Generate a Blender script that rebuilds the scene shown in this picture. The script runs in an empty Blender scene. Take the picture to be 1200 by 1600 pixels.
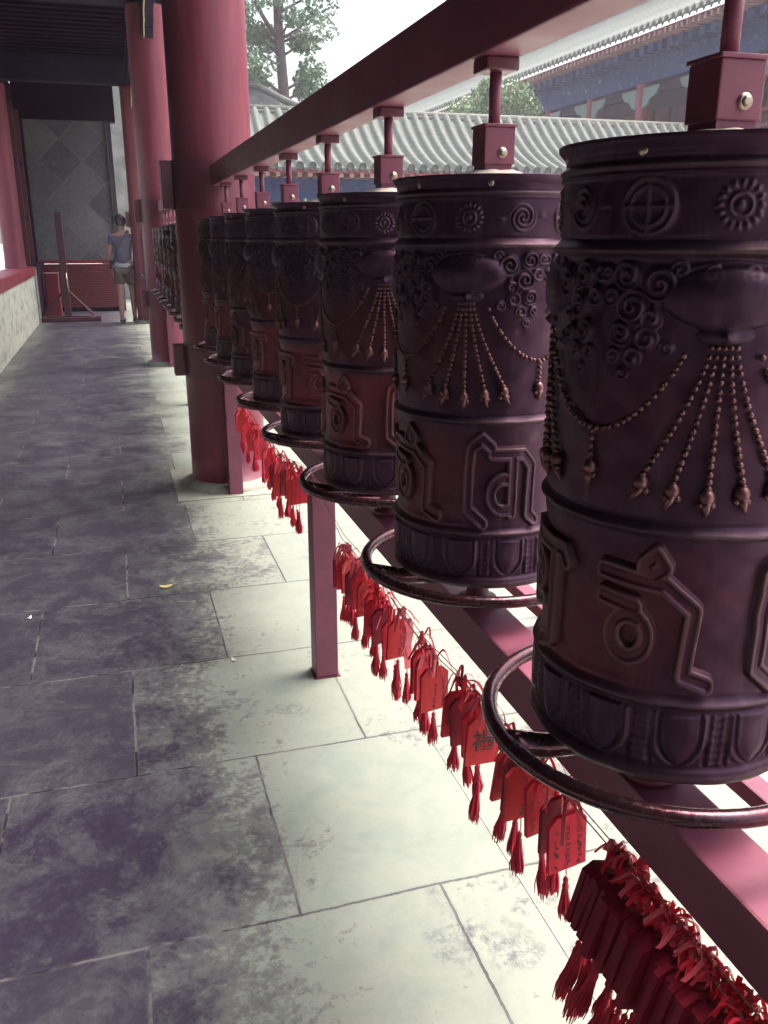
import bpy, bmesh, math, random
import numpy as np
from mathutils import Vector, Matrix, Euler
random.seed(7); RNG = np.random.RandomState(3)
R_ = math.radians; PI = math.pi
S = bpy.context.scene; COL = S.collection

# ------------------------------------------------------------------ helpers
class MB:
    """collects shapes, then links them as ONE mesh object"""
    def __init__(s): s.v = []; s.f = []; s.sm = []
    def add(s, vs, fs, smooth=False, m=None):
        o = len(s.v)
        if m is not None: vs = [m @ Vector(p) for p in vs]
        s.v += [tuple(p) for p in vs]
        s.f += [tuple(i + o for i in f) for f in fs]
        s.sm += [smooth] * len(fs); return s
    def box(s, x0, x1, y0, y1, z0, z1, bev=0.0, m=None):
        if bev <= 0:
            vs = [(x, y, z) for x in (x0, x1) for y in (y0, y1) for z in (z0, z1)]
            fs = [(0, 1, 3, 2), (4, 6, 7, 5), (0, 4, 5, 1), (2, 3, 7, 6), (0, 2, 6, 4), (1, 5, 7, 3)]
            return s.add(vs, fs, False, m)
        b = min(bev, (x1-x0)*.45, (y1-y0)*.45, (z1-z0)*.45)
        bm = bmesh.new(); bmesh.ops.create_cube(bm, size=1)
        for v in bm.verts: v.co = Vector((x0+(v.co.x+.5)*(x1-x0), y0+(v.co.y+.5)*(y1-y0), z0+(v.co.z+.5)*(z1-z0)))
        bmesh.ops.bevel(bm, geom=list(bm.edges), offset=b, segments=2, affect='EDGES', profile=.6)
        bm.verts.index_update()
        s.add([v.co.copy() for v in bm.verts], [[v.index for v in f.verts] for f in bm.faces], False, m); bm.free(); return s
    def tube(s, pts, r, n=10, closed=False, cap=True, smooth=True, m=None):
        pts = [Vector(p) for p in pts]; N = len(pts)
        rs = r if isinstance(r, (list, tuple)) else [r]*N
        vs = []; prev = None
        for i, p in enumerate(pts):
            if closed: t = pts[(i+1) % N] - pts[i-1]
            else: t = pts[min(i+1, N-1)] - pts[max(i-1, 0)]
            if t.length < 1e-9: t = Vector((0, 0, 1))
            t.normalize()
            if prev is None:
                a = Vector((0, 0, 1)) if abs(t.z) < .9 else Vector((1, 0, 0))
                u = t.cross(a).normalized()
            else:
                u = prev - t * prev.dot(t)
                u = u.normalized() if u.length > 1e-6 else t.orthogonal().normalized()
            prev = u; w = t.cross(u)
            for k in range(n):
                a = 2*PI*k/n; vs.append(p + (u*math.cos(a) + w*math.sin(a))*rs[i])
        fs = []
        M = N if closed else N-1
        for i in range(M):
            j = (i+1) % N
            for k in range(n):
                k2 = (k+1) % n; fs.append((i*n+k, i*n+k2, j*n+k2, j*n+k))
        if cap and not closed:
            fs.append(tuple(range(n))[::-1]); fs.append(tuple((N-1)*n+k for k in range(n)))
        return s.add(vs, fs, smooth, m)
    def lathe(s, prof, n=48, cx=0, cy=0, smooth=True, m=None, a0=0, a1=2*PI):
        full = abs(a1-a0-2*PI) < 1e-6; nn = n if full else n+1
        vs = []; 
        for (r, z) in prof:
            for k in range(nn):
                a = a0+(a1-a0)*k/n; vs.append((cx+r*math.cos(a), cy+r*math.sin(a), z))
        fs = []
        for i in range(len(prof)-1):
            for k in range(n):
                k2 = (k+1) % nn; fs.append((i*nn+k, i*nn+k2, (i+1)*nn+k2, (i+1)*nn+k))
        return s.add(vs, fs, smooth, m)
    def sphere(s, c, r, nu=8, nv=6, m=None, sc=(1, 1, 1)):
        vs = [(c[0], c[1], c[2]+r*sc[2])]; fs = []
        for j in range(1, nv):
            t = PI*j/nv
            for k in range(nu):
                a = 2*PI*k/nu; vs.append((c[0]+r*sc[0]*math.sin(t)*math.cos(a), c[1]+r*sc[1]*math.sin(t)*math.sin(a), c[2]+r*sc[2]*math.cos(t)))
        vs.append((c[0], c[1], c[2]-r*sc[2])); L = len(vs)-1
        for k in range(nu):
            k2 = (k+1) % nu
            fs.append((0, 1+k, 1+k2)); fs.append((L, 1+(nv-2)*nu+k2, 1+(nv-2)*nu+k))
            for j in range(nv-2): fs.append((1+j*nu+k, 1+(j+1)*nu+k, 1+(j+1)*nu+k2, 1+j*nu+k2))
        return s.add(vs, fs, True, m)
    def strip(s, pts, w, side, th=.0008, m=None):
        """a ribbon with thickness following pts; side = width direction"""
        pts = [Vector(p) for p in pts]; side = Vector(side).normalized(); vs = []; N = len(pts)
        for i, p in enumerate(pts):
            t = (pts[min(i+1, N-1)]-pts[max(i-1, 0)])
            t = t.normalized() if t.length > 1e-9 else Vector((0, 0, 1))
            n = t.cross(side); n = n.normalized() if n.length > 1e-6 else Vector((0, 1, 0))
            for a, b in ((-1, -1), (1, -1), (1, 1), (-1, 1)): vs.append(p + side*(a*w/2) + n*(b*th/2))
        fs = []
        for i in range(N-1):
            for k in range(4): fs.append((i*4+k, i*4+(k+1) % 4, (i+1)*4+(k+1) % 4, (i+1)*4+k))
        fs.append((3, 2, 1, 0)); fs.append(tuple((N-1)*4+k for k in range(4)))
        return s.add(vs, fs, False, m)
    def mesh(s, name, mat=None):
        me = bpy.data.meshes.new(name); me.from_pydata(s.v, [], s.f)
        me.polygons.foreach_set('use_smooth', s.sm); 
        if mat: me.materials.append(mat)
        me.update(); return me
    def build(s, name, mat=None, parent=None, **k):
        return link(name, s.mesh(name, mat), parent, **k)

def link(name, me, parent=None, loc=None, rz=None):
    o = bpy.data.objects.new(name, me); COL.objects.link(o)
    if parent: o.parent = parent
    if loc: o.location = loc
    if rz is not None: o.rotation_euler.z = rz
    return o
def tag(o, label=None, cat=None, group=None, kind=None):
    if label: o['label'] = label
    if cat: o['category'] = cat
    if group: o['group'] = group
    if kind: o['kind'] = kind
    return o
def empty(name, loc=(0, 0, 0), label=None, cat=None, group=None, rz=0):
    o = bpy.data.objects.new(name, None); COL.objects.link(o); o.location = loc; o.rotation_euler.z = rz
    o.empty_display_size = .1
    return tag(o, label, cat, group)
def copy_tree(o, parent=None):
    c = o.copy(); COL.objects.link(c); c.parent = parent
    for ch in list(o.children): copy_tree(ch, c)
    return c
ORD = ['nearest', 'second', 'third', 'fourth', 'fifth', 'sixth', 'seventh', 'eighth', 'ninth', 'tenth', 'eleventh', 'twelfth',
       'thirteenth', 'fourteenth', 'fifteenth', 'sixteenth', 'seventeenth', 'eighteenth', 'nineteenth', 'twentieth']+['twenty-'+k for k in
       ('first', 'second', 'third', 'fourth', 'fifth', 'sixth', 'seventh', 'eighth', 'ninth')]+['thirtieth']+['thirty-'+k for k in ('first', 'second', 'third', 'fourth', 'fifth', 'sixth')]

# ------------------------------------------------------------------ materials
class NT:
    def __init__(s, name):
        s.m = bpy.data.materials.new(name); s.m.use_nodes = True
        s.t = s.m.node_tree; s.n = s.t.nodes; s.b = s.n['Principled BSDF']; s.out = s.n['Material Output']
    def node(s, typ, **k):
        n = s.n.new(typ)
        for a, b in k.items():
            if a in ('inp',): 
                for kk, vv in b.items(): n.inputs[kk].default_value = vv
            else: setattr(n, a, b)
        return n
    def l(s, a, b): s.t.links.new(a, b)
    def coords(s, kind='Object'):
        return s.node('ShaderNodeTexCoord').outputs[kind]
    def noise(s, vec, scale, detail=5, rough=.6, dist=0):
        n = s.node('ShaderNodeTexNoise', inp={'Scale': scale, 'Detail': detail, 'Roughness': rough, 'Distortion': dist})
        if vec is not None: s.l(vec, n.inputs['Vector'])
        return n.outputs['Fac']
    def ramp(s, fac, stops):
        r = s.node('ShaderNodeValToRGB'); e = r.color_ramp.elements
        while len(e) < len(stops): e.new(.5)
        for i, (p, c) in enumerate(stops):
            e[i].position = p; e[i].color = (c[0], c[1], c[2], 1) if isinstance(c, (tuple, list)) else (c, c, c, 1)
        s.l(fac, r.inputs['Fac']); return r.outputs['Color']
    def mix(s, fac, a, b, mode='MIX'):
        m = s.node('ShaderNodeMix', data_type='RGBA', blend_type=mode)
        if isinstance(fac, (int, float)): m.inputs[0].default_value = fac
        else: s.l(fac, m.inputs[0])
        for i, c in ((6, a), (7, b)):
            if isinstance(c, (tuple, list)): m.inputs[i].default_value = (c[0], c[1], c[2], 1)
            else: s.l(c, m.inputs[i])
        return m.outputs[2]
    def math(s, op, a, b=None, clamp=False):
        m = s.node('ShaderNodeMath', operation=op, use_clamp=clamp)
        for i, c in ((0, a), (1, b)):
            if c is None: continue
            if isinstance(c, (int, float)): m.inputs[i].default_value = c
            else: s.l(c, m.inputs[i])
        return m.outputs[0]
    def bump(s, h, strength=.3, dist=.01, normal=None):
        b = s.node('ShaderNodeBump', inp={'Strength': strength, 'Distance': dist}); s.l(h, b.inputs['Height'])
        if normal is not None: s.l(normal, b.inputs['Normal'])
        s.l(b.outputs[0], s.b.inputs['Normal']); return b.outputs[0]
    def set(s, **k):
        for a, v in k.items():
            a = a.replace('_', ' ')
            i = s.b.inputs[a]
            if hasattr(v, 'is_linked') or hasattr(v, 'node'): s.l(v, i)
            elif isinstance(v, (tuple, list)): i.default_value = (v[0], v[1], v[2], 1)
            else: i.default_value = v
        return s.m

def simple(name, c, rough=.5, metal=0, var=.25, scale=8, bump=.15, bd=.004, c2=None, spec=.5, kind='Object', coat=0):
    t = NT(name); co = t.coords(kind)
    n = t.noise(co, scale, 6, .65)
    c2 = c2 or tuple(x*(1-var) for x in c); c1 = c if c2 is None else c
    colr = t.ramp(n, [(.3, c2), (.7, tuple(min(1, x*(1+var*.35)) for x in c1))])
    n2 = t.noise(co, scale*9, 5, .6)
    rr = t.ramp(n2, [(.3, max(.05, rough-.1)), (.7, min(1, rough+.12))])
    t.bump(n2, bump, bd)
    t.set(Base_Color=colr, Roughness=rr, Metallic=metal, Specular_IOR_Level=spec, Coat_Weight=coat)
    return t.m

M = {}
# old red lacquer of the columns: vertical streaks, faded patches
def red_column_mat():
    t = NT('column_red_lacquer'); co = t.coords()
    mp = t.node('ShaderNodeMapping', inp={'Scale': (9, 9, .7)}); t.l(co, mp.inputs[0])
    a = t.noise(mp.outputs[0], 2.2, 8, .7); b = t.noise(co, 3.0, 5, .6); g = t.noise(co, 160, 3, .6)
    base = t.ramp(a, [(.25, (.115, .017, .035)), (.5, (.155, .026, .048)), (.78, (.20, .042, .066))])
    dirt = t.ramp(b, [(.5, 0.), (.75, 1.)])
    c = t.mix(t.math('MULTIPLY', dirt, .4), base, (.10, .03, .05))
    m3 = t.node('ShaderNodeMapping', inp={'Scale': (5, 5, 22)}); t.l(co, m3.inputs[0])
    sc = t.noise(m3.outputs[0], 2.5, 9, .8, 1.2); pk = t.noise(co, 5, 4, .6)
    c = t.mix(t.math('MULTIPLY', t.ramp(sc, [(.64, 0.), (.67, 1.)]), t.ramp(pk, [(.45, 0.), (.6, .5)])), c, (.34, .16, .17))
    sp = t.ramp(g, [(.66, 0.), (.72, 1.)])
    c = t.mix(t.math('MULTIPLY', sp, .22), c, (.45, .2, .2))
    t.bump(t.noise(mp.outputs[0], 8, 6, .7), .12, .01)
    return t.set(Base_Color=c, Roughness=t.ramp(a, [(.3, .34), (.7, .52)]), Specular_IOR_Level=.4)
M['column'] = red_column_mat()
def red_steel():
    t = NT('red_painted_steel'); co = t.coords()
    a = t.noise(co, 12, 7, .7); b = t.noise(co, 90, 4, .7); w = t.noise(co, 5, 4, .5)
    c = t.ramp(a, [(.25, (.13, .034, .064)), (.55, (.19, .050, .090)), (.8, (.23, .072, .108))])
    scr = t.math('MULTIPLY', t.ramp(b, [(.64, 0.), (.7, 1.)]), t.ramp(w, [(.45, 0.), (.6, .7)]))
    c = t.mix(scr, c, (.30, .12, .12))
    t.bump(a, .10, .006)
    return t.set(Base_Color=c, Roughness=t.ramp(a, [(.3, .36), (.7, .56)]), Specular_IOR_Level=.4)
M['steel'] = red_steel()
M['steel_dark'] = simple('dark_red_steel', (.11, .020, .042), .38, 0, .4, 10, .12)
M['ring'] = simple('worn_iron_pipe', (.05, .032, .045), .22, .75, .4, 14, .18, .003, c2=(.10, .03, .04))
M['bolt'] = simple('zinc_bolt', (.45, .38, .30), .35, .9, .3, 60, .1)
M['chrome'] = simple('polished_bolt', (.7, .66, .6), .2, 1., .1, 60, .05)
def bronze():
    t = NT('patinated_bronze'); co = t.coords()
    w = t.node('ShaderNodeAttribute', attribute_name='wear'); zz = t.node('ShaderNodeAttribute', attribute_name='copper')
    oi = t.node('ShaderNodeObjectInfo'); va = t.node('ShaderNodeVectorMath', operation='ADD'); t.l(co, va.inputs[0])
    cb = t.node('ShaderNodeCombineXYZ'); t.l(t.math('MULTIPLY', oi.outputs['Random'], 9.), cb.inputs[0]); t.l(t.math('MULTIPLY', oi.outputs['Random'], 23.), cb.inputs[2]); t.l(cb.outputs[0], va.inputs[1]); co = va.outputs[0]
    a = t.noise(co, 7, 7, .7); b = t.noise(co, 38, 6, .7); d = t.noise(co, 3.2, 3, .5)
    mp = t.node('ShaderNodeMapping', inp={'Scale': (26, 26, 2.2)}); t.l(co, mp.inputs[0]); st = t.noise(mp.outputs[0], 2, 5, .7)
    dark = t.ramp(a, [(.28, (.034, .014, .034)), (.6, (.052, .021, .044)), (.8, (.068, .032, .048))])
    cop = t.ramp(b, [(.3, (.11, .020, .030)), (.7, (.22, .04, .045))])
    f = t.math('MULTIPLY', zz.outputs['Fac'], t.ramp(d, [(.38, .05), (.64, .85)]), True)
    c = t.mix(f, dark, cop)
    c = t.mix(t.math('MULTIPLY', t.ramp(st, [(.52, 0.), (.7, 1.)]), .28), c, (.13, .10, .11))
    c = t.mix(t.math('MULTIPLY', w.outputs['Fac'], .42, True), c, (.19, .13, .125))
    t.bump(b, .16, .003)
    return t.set(Base_Color=c, Roughness=t.ramp(b, [(.3, .38), (.7, .58)]), Metallic=.72, Specular_IOR_Level=.5)
M['bronze'] = bronze()
M['bead'] = simple('worn_brass_beads', (.19, .095, .09), .40, .8, .4, 40, .1, c2=(.13, .06, .06))
M['lid'] = simple('dusty_bronze_lid', (.30, .27, .25), .7, .1, .6, 14, .4, .006, c2=(.12, .08, .09))

def floor_mat():
    t = NT('worn_stone_slabs'); co = t.coords()
    # warp slightly so that joints are not ruler straight
    nz = t.node('ShaderNodeTexNoise', inp={'Scale': 3.0, 'Detail': 3}); t.l(co, nz.inputs['Vector'])
    off = t.node('ShaderNodeVectorMath', operation='MULTIPLY_ADD'); t.l(nz.outputs['Color'], off.inputs[0])
    off.inputs[1].default_value = (.014, .014, 0); t.l(co, off.inputs[2])
    nz2 = t.node('ShaderNodeTexNoise', inp={'Scale': 38.0, 'Detail': 5, 'Roughness': .7}); t.l(co, nz2.inputs['Vector'])
    of2 = t.node('ShaderNodeVectorMath', operation='MULTIPLY_ADD'); t.l(nz2.outputs['Color'], of2.inputs[0])
    of2.inputs[1].default_value = (.0085, .0085, 0); t.l(off.outputs[0], of2.inputs[2]); off = of2
    mp = t.node('ShaderNodeMapping', inp={'Location': (.0430+.645*20, -1.505+.6245*22-.0115, 0)}); t.l(off.outputs[0], mp.inputs[0])
    def brick(mort, sm=.1):
        b = t.node('ShaderNodeTexBrick', offset=.5, offset_frequency=2, squash=1.0)
        for k, v in {'Scale': 1., 'Mortar Size': mort, 'Mortar Smooth': sm, 'Brick Width': .645, 'Row Height': .6245, 'Bias': 0.}.items(): b.inputs[k].default_value = v
        b.inputs['Color1'].default_value = (0, 0, 0, 1); b.inputs['Color2'].default_value = (1, 1, 1, 1); b.inputs['Mortar'].default_value = (.5, .5, .5, 1)
        t.l(mp.outputs[0], b.inputs['Vector']); return b
    B = brick(.0034); rnd = B.outputs['Color']; W = brick(.012, 1.)
    sx = t.node('ShaderNodeSeparateXYZ'); t.l(co, sx.inputs[0]); X = sx.outputs[0]; Y = sx.outputs[1]
    big = t.noise(co, 1.6, 7, .72, .3); mid = t.noise(co, 7, 9, .78, .4); fine = t.noise(co, 34, 9, .78, .3)
    clean = t.ramp(mid, [(.3, (.135, .165, .15)), (.5, (.19, .218, .192)), (.75, (.245, .268, .226))])
    clean = t.mix(.35, clean, t.ramp(rnd, [(0., (.15, .185, .17)), (1., (.255, .268, .222))]))
    # trodden patina with the light fall-off painted in: strong down the middle of the walk, weaker near the wheels
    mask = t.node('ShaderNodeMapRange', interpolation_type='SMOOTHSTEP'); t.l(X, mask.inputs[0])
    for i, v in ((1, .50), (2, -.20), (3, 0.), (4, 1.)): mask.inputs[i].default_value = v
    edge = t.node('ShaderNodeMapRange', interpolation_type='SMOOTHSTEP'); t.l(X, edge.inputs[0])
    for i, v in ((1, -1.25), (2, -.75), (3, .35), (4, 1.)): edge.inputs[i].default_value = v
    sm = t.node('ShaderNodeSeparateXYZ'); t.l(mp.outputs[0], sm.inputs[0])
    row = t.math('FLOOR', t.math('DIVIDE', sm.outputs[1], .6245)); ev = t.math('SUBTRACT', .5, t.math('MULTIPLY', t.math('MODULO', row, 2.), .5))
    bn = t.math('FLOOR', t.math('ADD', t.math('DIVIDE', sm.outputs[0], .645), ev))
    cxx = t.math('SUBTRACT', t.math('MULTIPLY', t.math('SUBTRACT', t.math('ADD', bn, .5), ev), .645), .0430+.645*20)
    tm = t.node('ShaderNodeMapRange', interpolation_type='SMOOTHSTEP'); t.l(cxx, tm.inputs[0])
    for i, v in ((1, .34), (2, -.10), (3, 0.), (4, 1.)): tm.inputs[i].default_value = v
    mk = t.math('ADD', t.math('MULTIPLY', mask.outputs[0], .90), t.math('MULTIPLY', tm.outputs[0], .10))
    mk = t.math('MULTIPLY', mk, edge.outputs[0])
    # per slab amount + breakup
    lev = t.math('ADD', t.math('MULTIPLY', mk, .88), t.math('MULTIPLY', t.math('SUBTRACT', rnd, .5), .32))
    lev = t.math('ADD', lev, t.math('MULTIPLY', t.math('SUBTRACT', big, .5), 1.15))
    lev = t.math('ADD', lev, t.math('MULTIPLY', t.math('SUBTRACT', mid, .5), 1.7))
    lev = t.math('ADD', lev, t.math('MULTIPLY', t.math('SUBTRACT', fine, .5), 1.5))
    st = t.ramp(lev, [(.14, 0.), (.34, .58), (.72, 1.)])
    patina_shade = t.ramp(fine, [(.25, (.011, .006, .022)), (.5, (.024, .016, .041)), (.75, (.050, .040, .070))])
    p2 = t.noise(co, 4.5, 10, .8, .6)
    patina_shade = t.mix(t.ramp(p2, [(.46, 0.), (.60, .85)]), patina_shade, t.ramp(fine, [(.3, (.034, .028, .052)), (.7, (.12, .125, .135))]))
    patina_shade = t.mix(t.math('MULTIPLY', rnd, .3), patina_shade, (.07, .07, .085))
    c = t.mix(st, clean, patina_shade)
    # isolated damp stains on the right hand slabs
    s2 = t.noise(co, 2.4, 4, .6, .2); s3 = t.noise(co, 34, 8, .85)
    blot = t.math('MULTIPLY', t.ramp(s2, [(.60, 0.), (.68, 1.)]), t.ramp(s3, [(.46, 0.), (.56, .8)]))
    c = t.mix(blot, c, (.06, .066, .09))
    c = t.mix(t.math('MULTIPLY', W.outputs['Fac'], t.ramp(mid, [(.35, 0.), (.65, .45)])), c, (.10, .095, .11))
    jc = t.mix(st, (.045, .04, .05), t.mix(t.ramp(t.noise(co, 9, 3), [(.45, 0.), (.55, 1.)]), (.008, .006, .014), (.15, .14, .15)))
    c = t.mix(t.math('MULTIPLY', B.outputs['Fac'], t.ramp(t.noise(co, 6, 3), [(.3, .45), (.6, .95)])), c, jc)
    h = t.math('SUBTRACT', t.math('ADD', t.math('MULTIPLY', fine, .12), t.math('MULTIPLY', mid, .35)), t.math('MULTIPLY', B.outputs['Fac'], 1.1))
    h = t.math('ADD', h, t.math('MULTIPLY', rnd, .3))
    t.bump(h, .35, .006)
    r = t.mix(st, (.62, .62, .62), (.48, .48, .48))
    return t.set(Base_Color=c, Roughness=r, Specular_IOR_Level=.22)
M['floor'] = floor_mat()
def court_mat():
    t = NT('courtyard_paving'); co = t.coords()
    b = t.node('ShaderNodeTexBrick', offset=.5); t.l(co, b.inputs['Vector'])
    for k, v in {'Scale': 1., 'Mortar Size': .006, 'Brick Width': .9, 'Row Height': .55}.items(): b.inputs[k].default_value = v
    b.inputs['Color1'].default_value = (.34, .34, .30, 1); b.inputs['Color2'].default_value = (.38, .37, .33, 1); b.inputs['Mortar'].default_value = (.2, .2, .17, 1)
    c = t.mix(.3, b.outputs['Color'], t.ramp(t.noise(co, 2, 6), [(.3, (.28, .28, .26)), (.7, (.42, .42, .37))]))
    return t.set(Base_Color=c, Roughness=.8)
M['court'] = court_mat()
M['stone'] = simple('pale_stone', (.26, .27, .23), .75, 0, .4, 5, .3, .01)
def marble_wall():
    t = NT('pale_stone_parapet'); co = t.coords()
    mp = t.node('ShaderNodeMapping', inp={'Scale': (1, 1.6, 2.6), 'Rotation': (.5, 0, 0)}); t.l(co, mp.inputs[0])
    a = t.noise(mp.outputs[0], 2.3, 6, .65, .8); b = t.noise(co, 22, 6, .7)
    c = t.ramp(a, [(.38, (.24, .27, .25)), (.5, (.48, .51, .44)), (.7, (.58, .60, .52))])
    c = t.mix(.25, c, t.ramp(b, [(.3, (.3, .3, .28)), (.7, (.6, .6, .52))]))
    return t.set(Base_Color=c, Roughness=.6)
M['parapet'] = marble_wall()
M['sillred'] = simple('red_painted_sill', (.22, .018, .032), .45, 0, .35, 6, .15)
M['darkwood'] = simple('dark_painted_timber', (.018, .003, .018), .85, 0, .4, 5, .25, spec=.1)
M['ceil'] = simple('dark_ceiling_timber', (.016, .002, .018), .9, 0, .4, 4, .25, spec=.08)  # very dark purple timber tone throughout
M['standwood'] = simple('dark_stained_wood', (.075, .022, .035), .5, 0, .4, 12, .2)
M['panelred'] = simple('crimson_board', (.20, .008, .035), .5, 0, .3, 7, .1)
def slats():
    t = NT('red_slats'); co = t.coords()
    a = t.noise(co, 9, 5, .6)
    return t.set(Base_Color=t.ramp(a, [(.3, (.10, .010, .018)), (.7, (.15, .018, .026))]), Roughness=.5)
M['slat'] = slats()
def diamond():
    t = NT('diamond_laid_grey_bricks'); co = t.coords()
    mp = t.node('ShaderNodeMapping', inp={'Rotation': (PI/2, 0, 0)}); t.l(co, mp.inputs[0])
    m2 = t.node('ShaderNodeMapping', inp={'Rotation': (0, 0, PI/4), 'Location': (.12, .2, 0)}); t.l(mp.outputs[0], m2.inputs[0])
    b = t.node('ShaderNodeTexBrick', offset=0.); t.l(m2.outputs[0], b.inputs['Vector'])
    for k, v in {'Scale': 1., 'Mortar Size': .008, 'Brick Width': .54, 'Row Height': .54, 'Bias': 0.}.items(): b.inputs[k].default_value = v
    b.inputs['Color1'].default_value = (.03, .03, .055, 1); b.inputs['Color2'].default_value = (.15, .15, .165, 1); b.inputs['Mortar'].default_value = (.17, .16, .16, 1)
    n = t.noise(co, 2.2, 7, .7); n3 = t.noise(co, 14, 6, .7)
    c = t.mix(t.ramp(n, [(.35, .2), (.65, .8)]), b.outputs['Color'], t.ramp(n3, [(.3, (.05, .05, .068)), (.7, (.135, .135, .15))]))
    t.bump(b.outputs['Fac'], .3, .01)
    return t.set(Base_Color=c, Roughness=.8)
M['diamond'] = diamond()
M['greywall'] = simple('grey_plaster', (.22, .23, .22), .85, 0, .45, 3, .2)
M['navy'] = simple('navy_lattice_panel', (.014, .012, .03), .6, 0, .4, 9, .1)
def tile_mat(name, c1, c2, sc=(1, 1, 1)):
    t = NT(name); co = t.coords()
    n = t.noise(co, 3, 6, .7); f = t.noise(co, 26, 5, .7)
    w = t.node('ShaderNodeTexWave', wave_type='BANDS', bands_direction='Z', inp={'Scale': 2.6, 'Distortion': .8, 'Detail': 1}); t.l(co, w.inputs['Vector'])
    c = t.mix(.45, t.ramp(n, [(.3, c1), (.7, c2)]), t.ramp(f, [(.3, c1), (.7, c2)]))
    c = t.mix(t.ramp(w.outputs['Fac'], [(.0, .25), (.12, 0.)]), c, tuple(x*.45 for x in c1))
    t.bump(w.outputs['Fac'], .08, .02)
    return t.set(Base_Color=c, Roughness=.8)
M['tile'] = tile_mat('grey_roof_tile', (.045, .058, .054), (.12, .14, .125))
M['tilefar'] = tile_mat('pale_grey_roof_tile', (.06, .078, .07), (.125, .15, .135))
M['ridge'] = simple('grey_ridge_brick', (.10, .11, .10), .8, 0, .4, 5, .3, .02)
def painted(name, c1, c2, c3, s=3.2):
    t = NT(name); co = t.coords()
    v = t.node('ShaderNodeTexVoronoi', inp={'Scale': s}); t.l(co, v.inputs['Vector'])
    n = t.noise(co, s*2.5, 4, .6, 1.5)
    c = t.ramp(n, [(.36, c1), (.5, c2), (.60, c1), (.68, c3)])
    c = t.mix(t.ramp(v.outputs['Distance'], [(.1, .5), (.3, 0.)]), c, c2)
    return t.set(Base_Color=c, Roughness=.8, Specular_IOR_Level=.15)
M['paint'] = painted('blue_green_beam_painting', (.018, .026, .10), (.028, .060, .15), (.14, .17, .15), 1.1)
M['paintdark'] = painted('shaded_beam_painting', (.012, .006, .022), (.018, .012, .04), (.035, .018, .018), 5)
M['rafter'] = simple('rafter_ends', (.32, .19, .18), .7, 0, .3, 6, .1)
M['bracket'] = painted('bracket_painting', (.05, .12, .15), (.18, .23, .20), (.26, .26, .2), 9)
M['hallcol'] = simple('hall_red', (.20, .03, .042), .5, 0, .3, 3, .1)
M['hallwall'] = simple('hall_dark_wall', (.022, .012, .030), .6, 0, .4, 3, .1)
M['lattice'] = simple('lattice_red', (.10, .022, .035), .6, 0, .3, 3, .1)
def leafm(name, a, b, c):
    t = NT(name); co = t.coords()
    n = t.noise(co, .9, 3, .6); n2 = t.noise(co, 9, 3, .6)
    cc = t.mix(.5, t.ramp(n, [(.35, a), (.5, b), (.66, c)]), t.ramp(n2, [(.35, a), (.65, c)]))
    return t.set(Base_Color=cc, Roughness=.6, Subsurface_Weight=0.)
M['leafA'] = leafm('cypress_leaf', (.05, .12, .075), (.09, .19, .10), (.17, .29, .13))
M['leafB'] = leafm('young_green_leaf', (.07, .14, .06), (.12, .21, .085), (.20, .30, .13))
M['bark'] = simple('grey_bark', (.10, .075, .075), .9, 0, .5, 6, .6, .03)
def plaque_mat(name, c, cd):
    t = NT(name); co = t.coords(); n = t.noise(co, 40, 6, .7); g = t.noise(co, 10, 3, .6)
    cc = t.ramp(n, [(.3, cd), (.7, c)])
    t.bump(n, .1, .002)
    return t.set(Base_Color=cc, Roughness=.6, Specular_IOR_Level=.2)
M['plaque'] = plaque_mat('red_lacquer_board', (.68, .024, .052), (.50, .016, .040))
M['plaque2'] = plaque_mat('bright_red_board', (.60, .045, .050), (.48, .026, .04))
M['plaque3'] = plaque_mat('deep_red_board', (.26, .009, .032), (.15, .006, .022))
M['ribbon'] = simple('red_satin_ribbon', (.95, .025, .075), .45, 0, .3, 30, .05)
M['ribbon2'] = simple('pink_red_ribbon', (.85, .12, .18), .35, 0, .3, 30, .05)
M['tassel'] = simple('red_silk_tassel', (.62, .010, .05), .6, 0, .4, 90, .2)
M['ink'] = simple('black_ink', (.015, .012, .02), .5, 0, .2, 30, 0)
M['gilt'] = simple('gilt_writing', (.30, .12, .04), .5, 0, .3, 40, 0)
M['wire'] = simple('thin_wire', (.30, .30, .22), .4, .6, .2, 30, 0)
M['string'] = simple('pale_string', (.8, .8, .7), .7, 0, .1, 30, 0)
M['skin'] = simple('skin', (.32, .17, .14), .55, 0, .15, 20, .05)
M['hair'] = simple('black_hair', (.012, .008, .014), .5, 0, .3, 60, .4)
M['shirt'] = simple('grey_cotton', (.10, .095, .15), .85, 0, .3, 9, .2)
M['hem'] = simple('pale_hem', (.32, .32, .36), .85, 0, .2, 9, .2)
M['shorts'] = simple('khaki_cotton', (.10, .078, .072), .85, 0, .3, 9, .2)
M['black'] = simple('black_strap', (.02, .015, .03), .6, 0, .3, 20, .1)
M['shoe'] = simple('grey_shoe', (.09, .09, .12), .7, 0, .3, 20, .1)
M['leaf'] = simple('dry_leaf', (.62, .55, .22), .6, 0, .3, 40, .1)
M['petal'] = simple('white_scrap', (.85, .85, .8), .6, 0, .1, 40, .1)

# ------------------------------------------------------------------ layout constants
RX = .5665           # centre line of the wheel row
COLS = [(.566, 5.045), (.566, 10.32), (.566, 15.55)]
CR = .216
WY = [.763 + .5365*i for i in range(8)]
WY2 = [5.58 + .548*i for i in range(8)]
WY3 = [10.90 + .548*i for i in range(8)]
DR = .143

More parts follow.
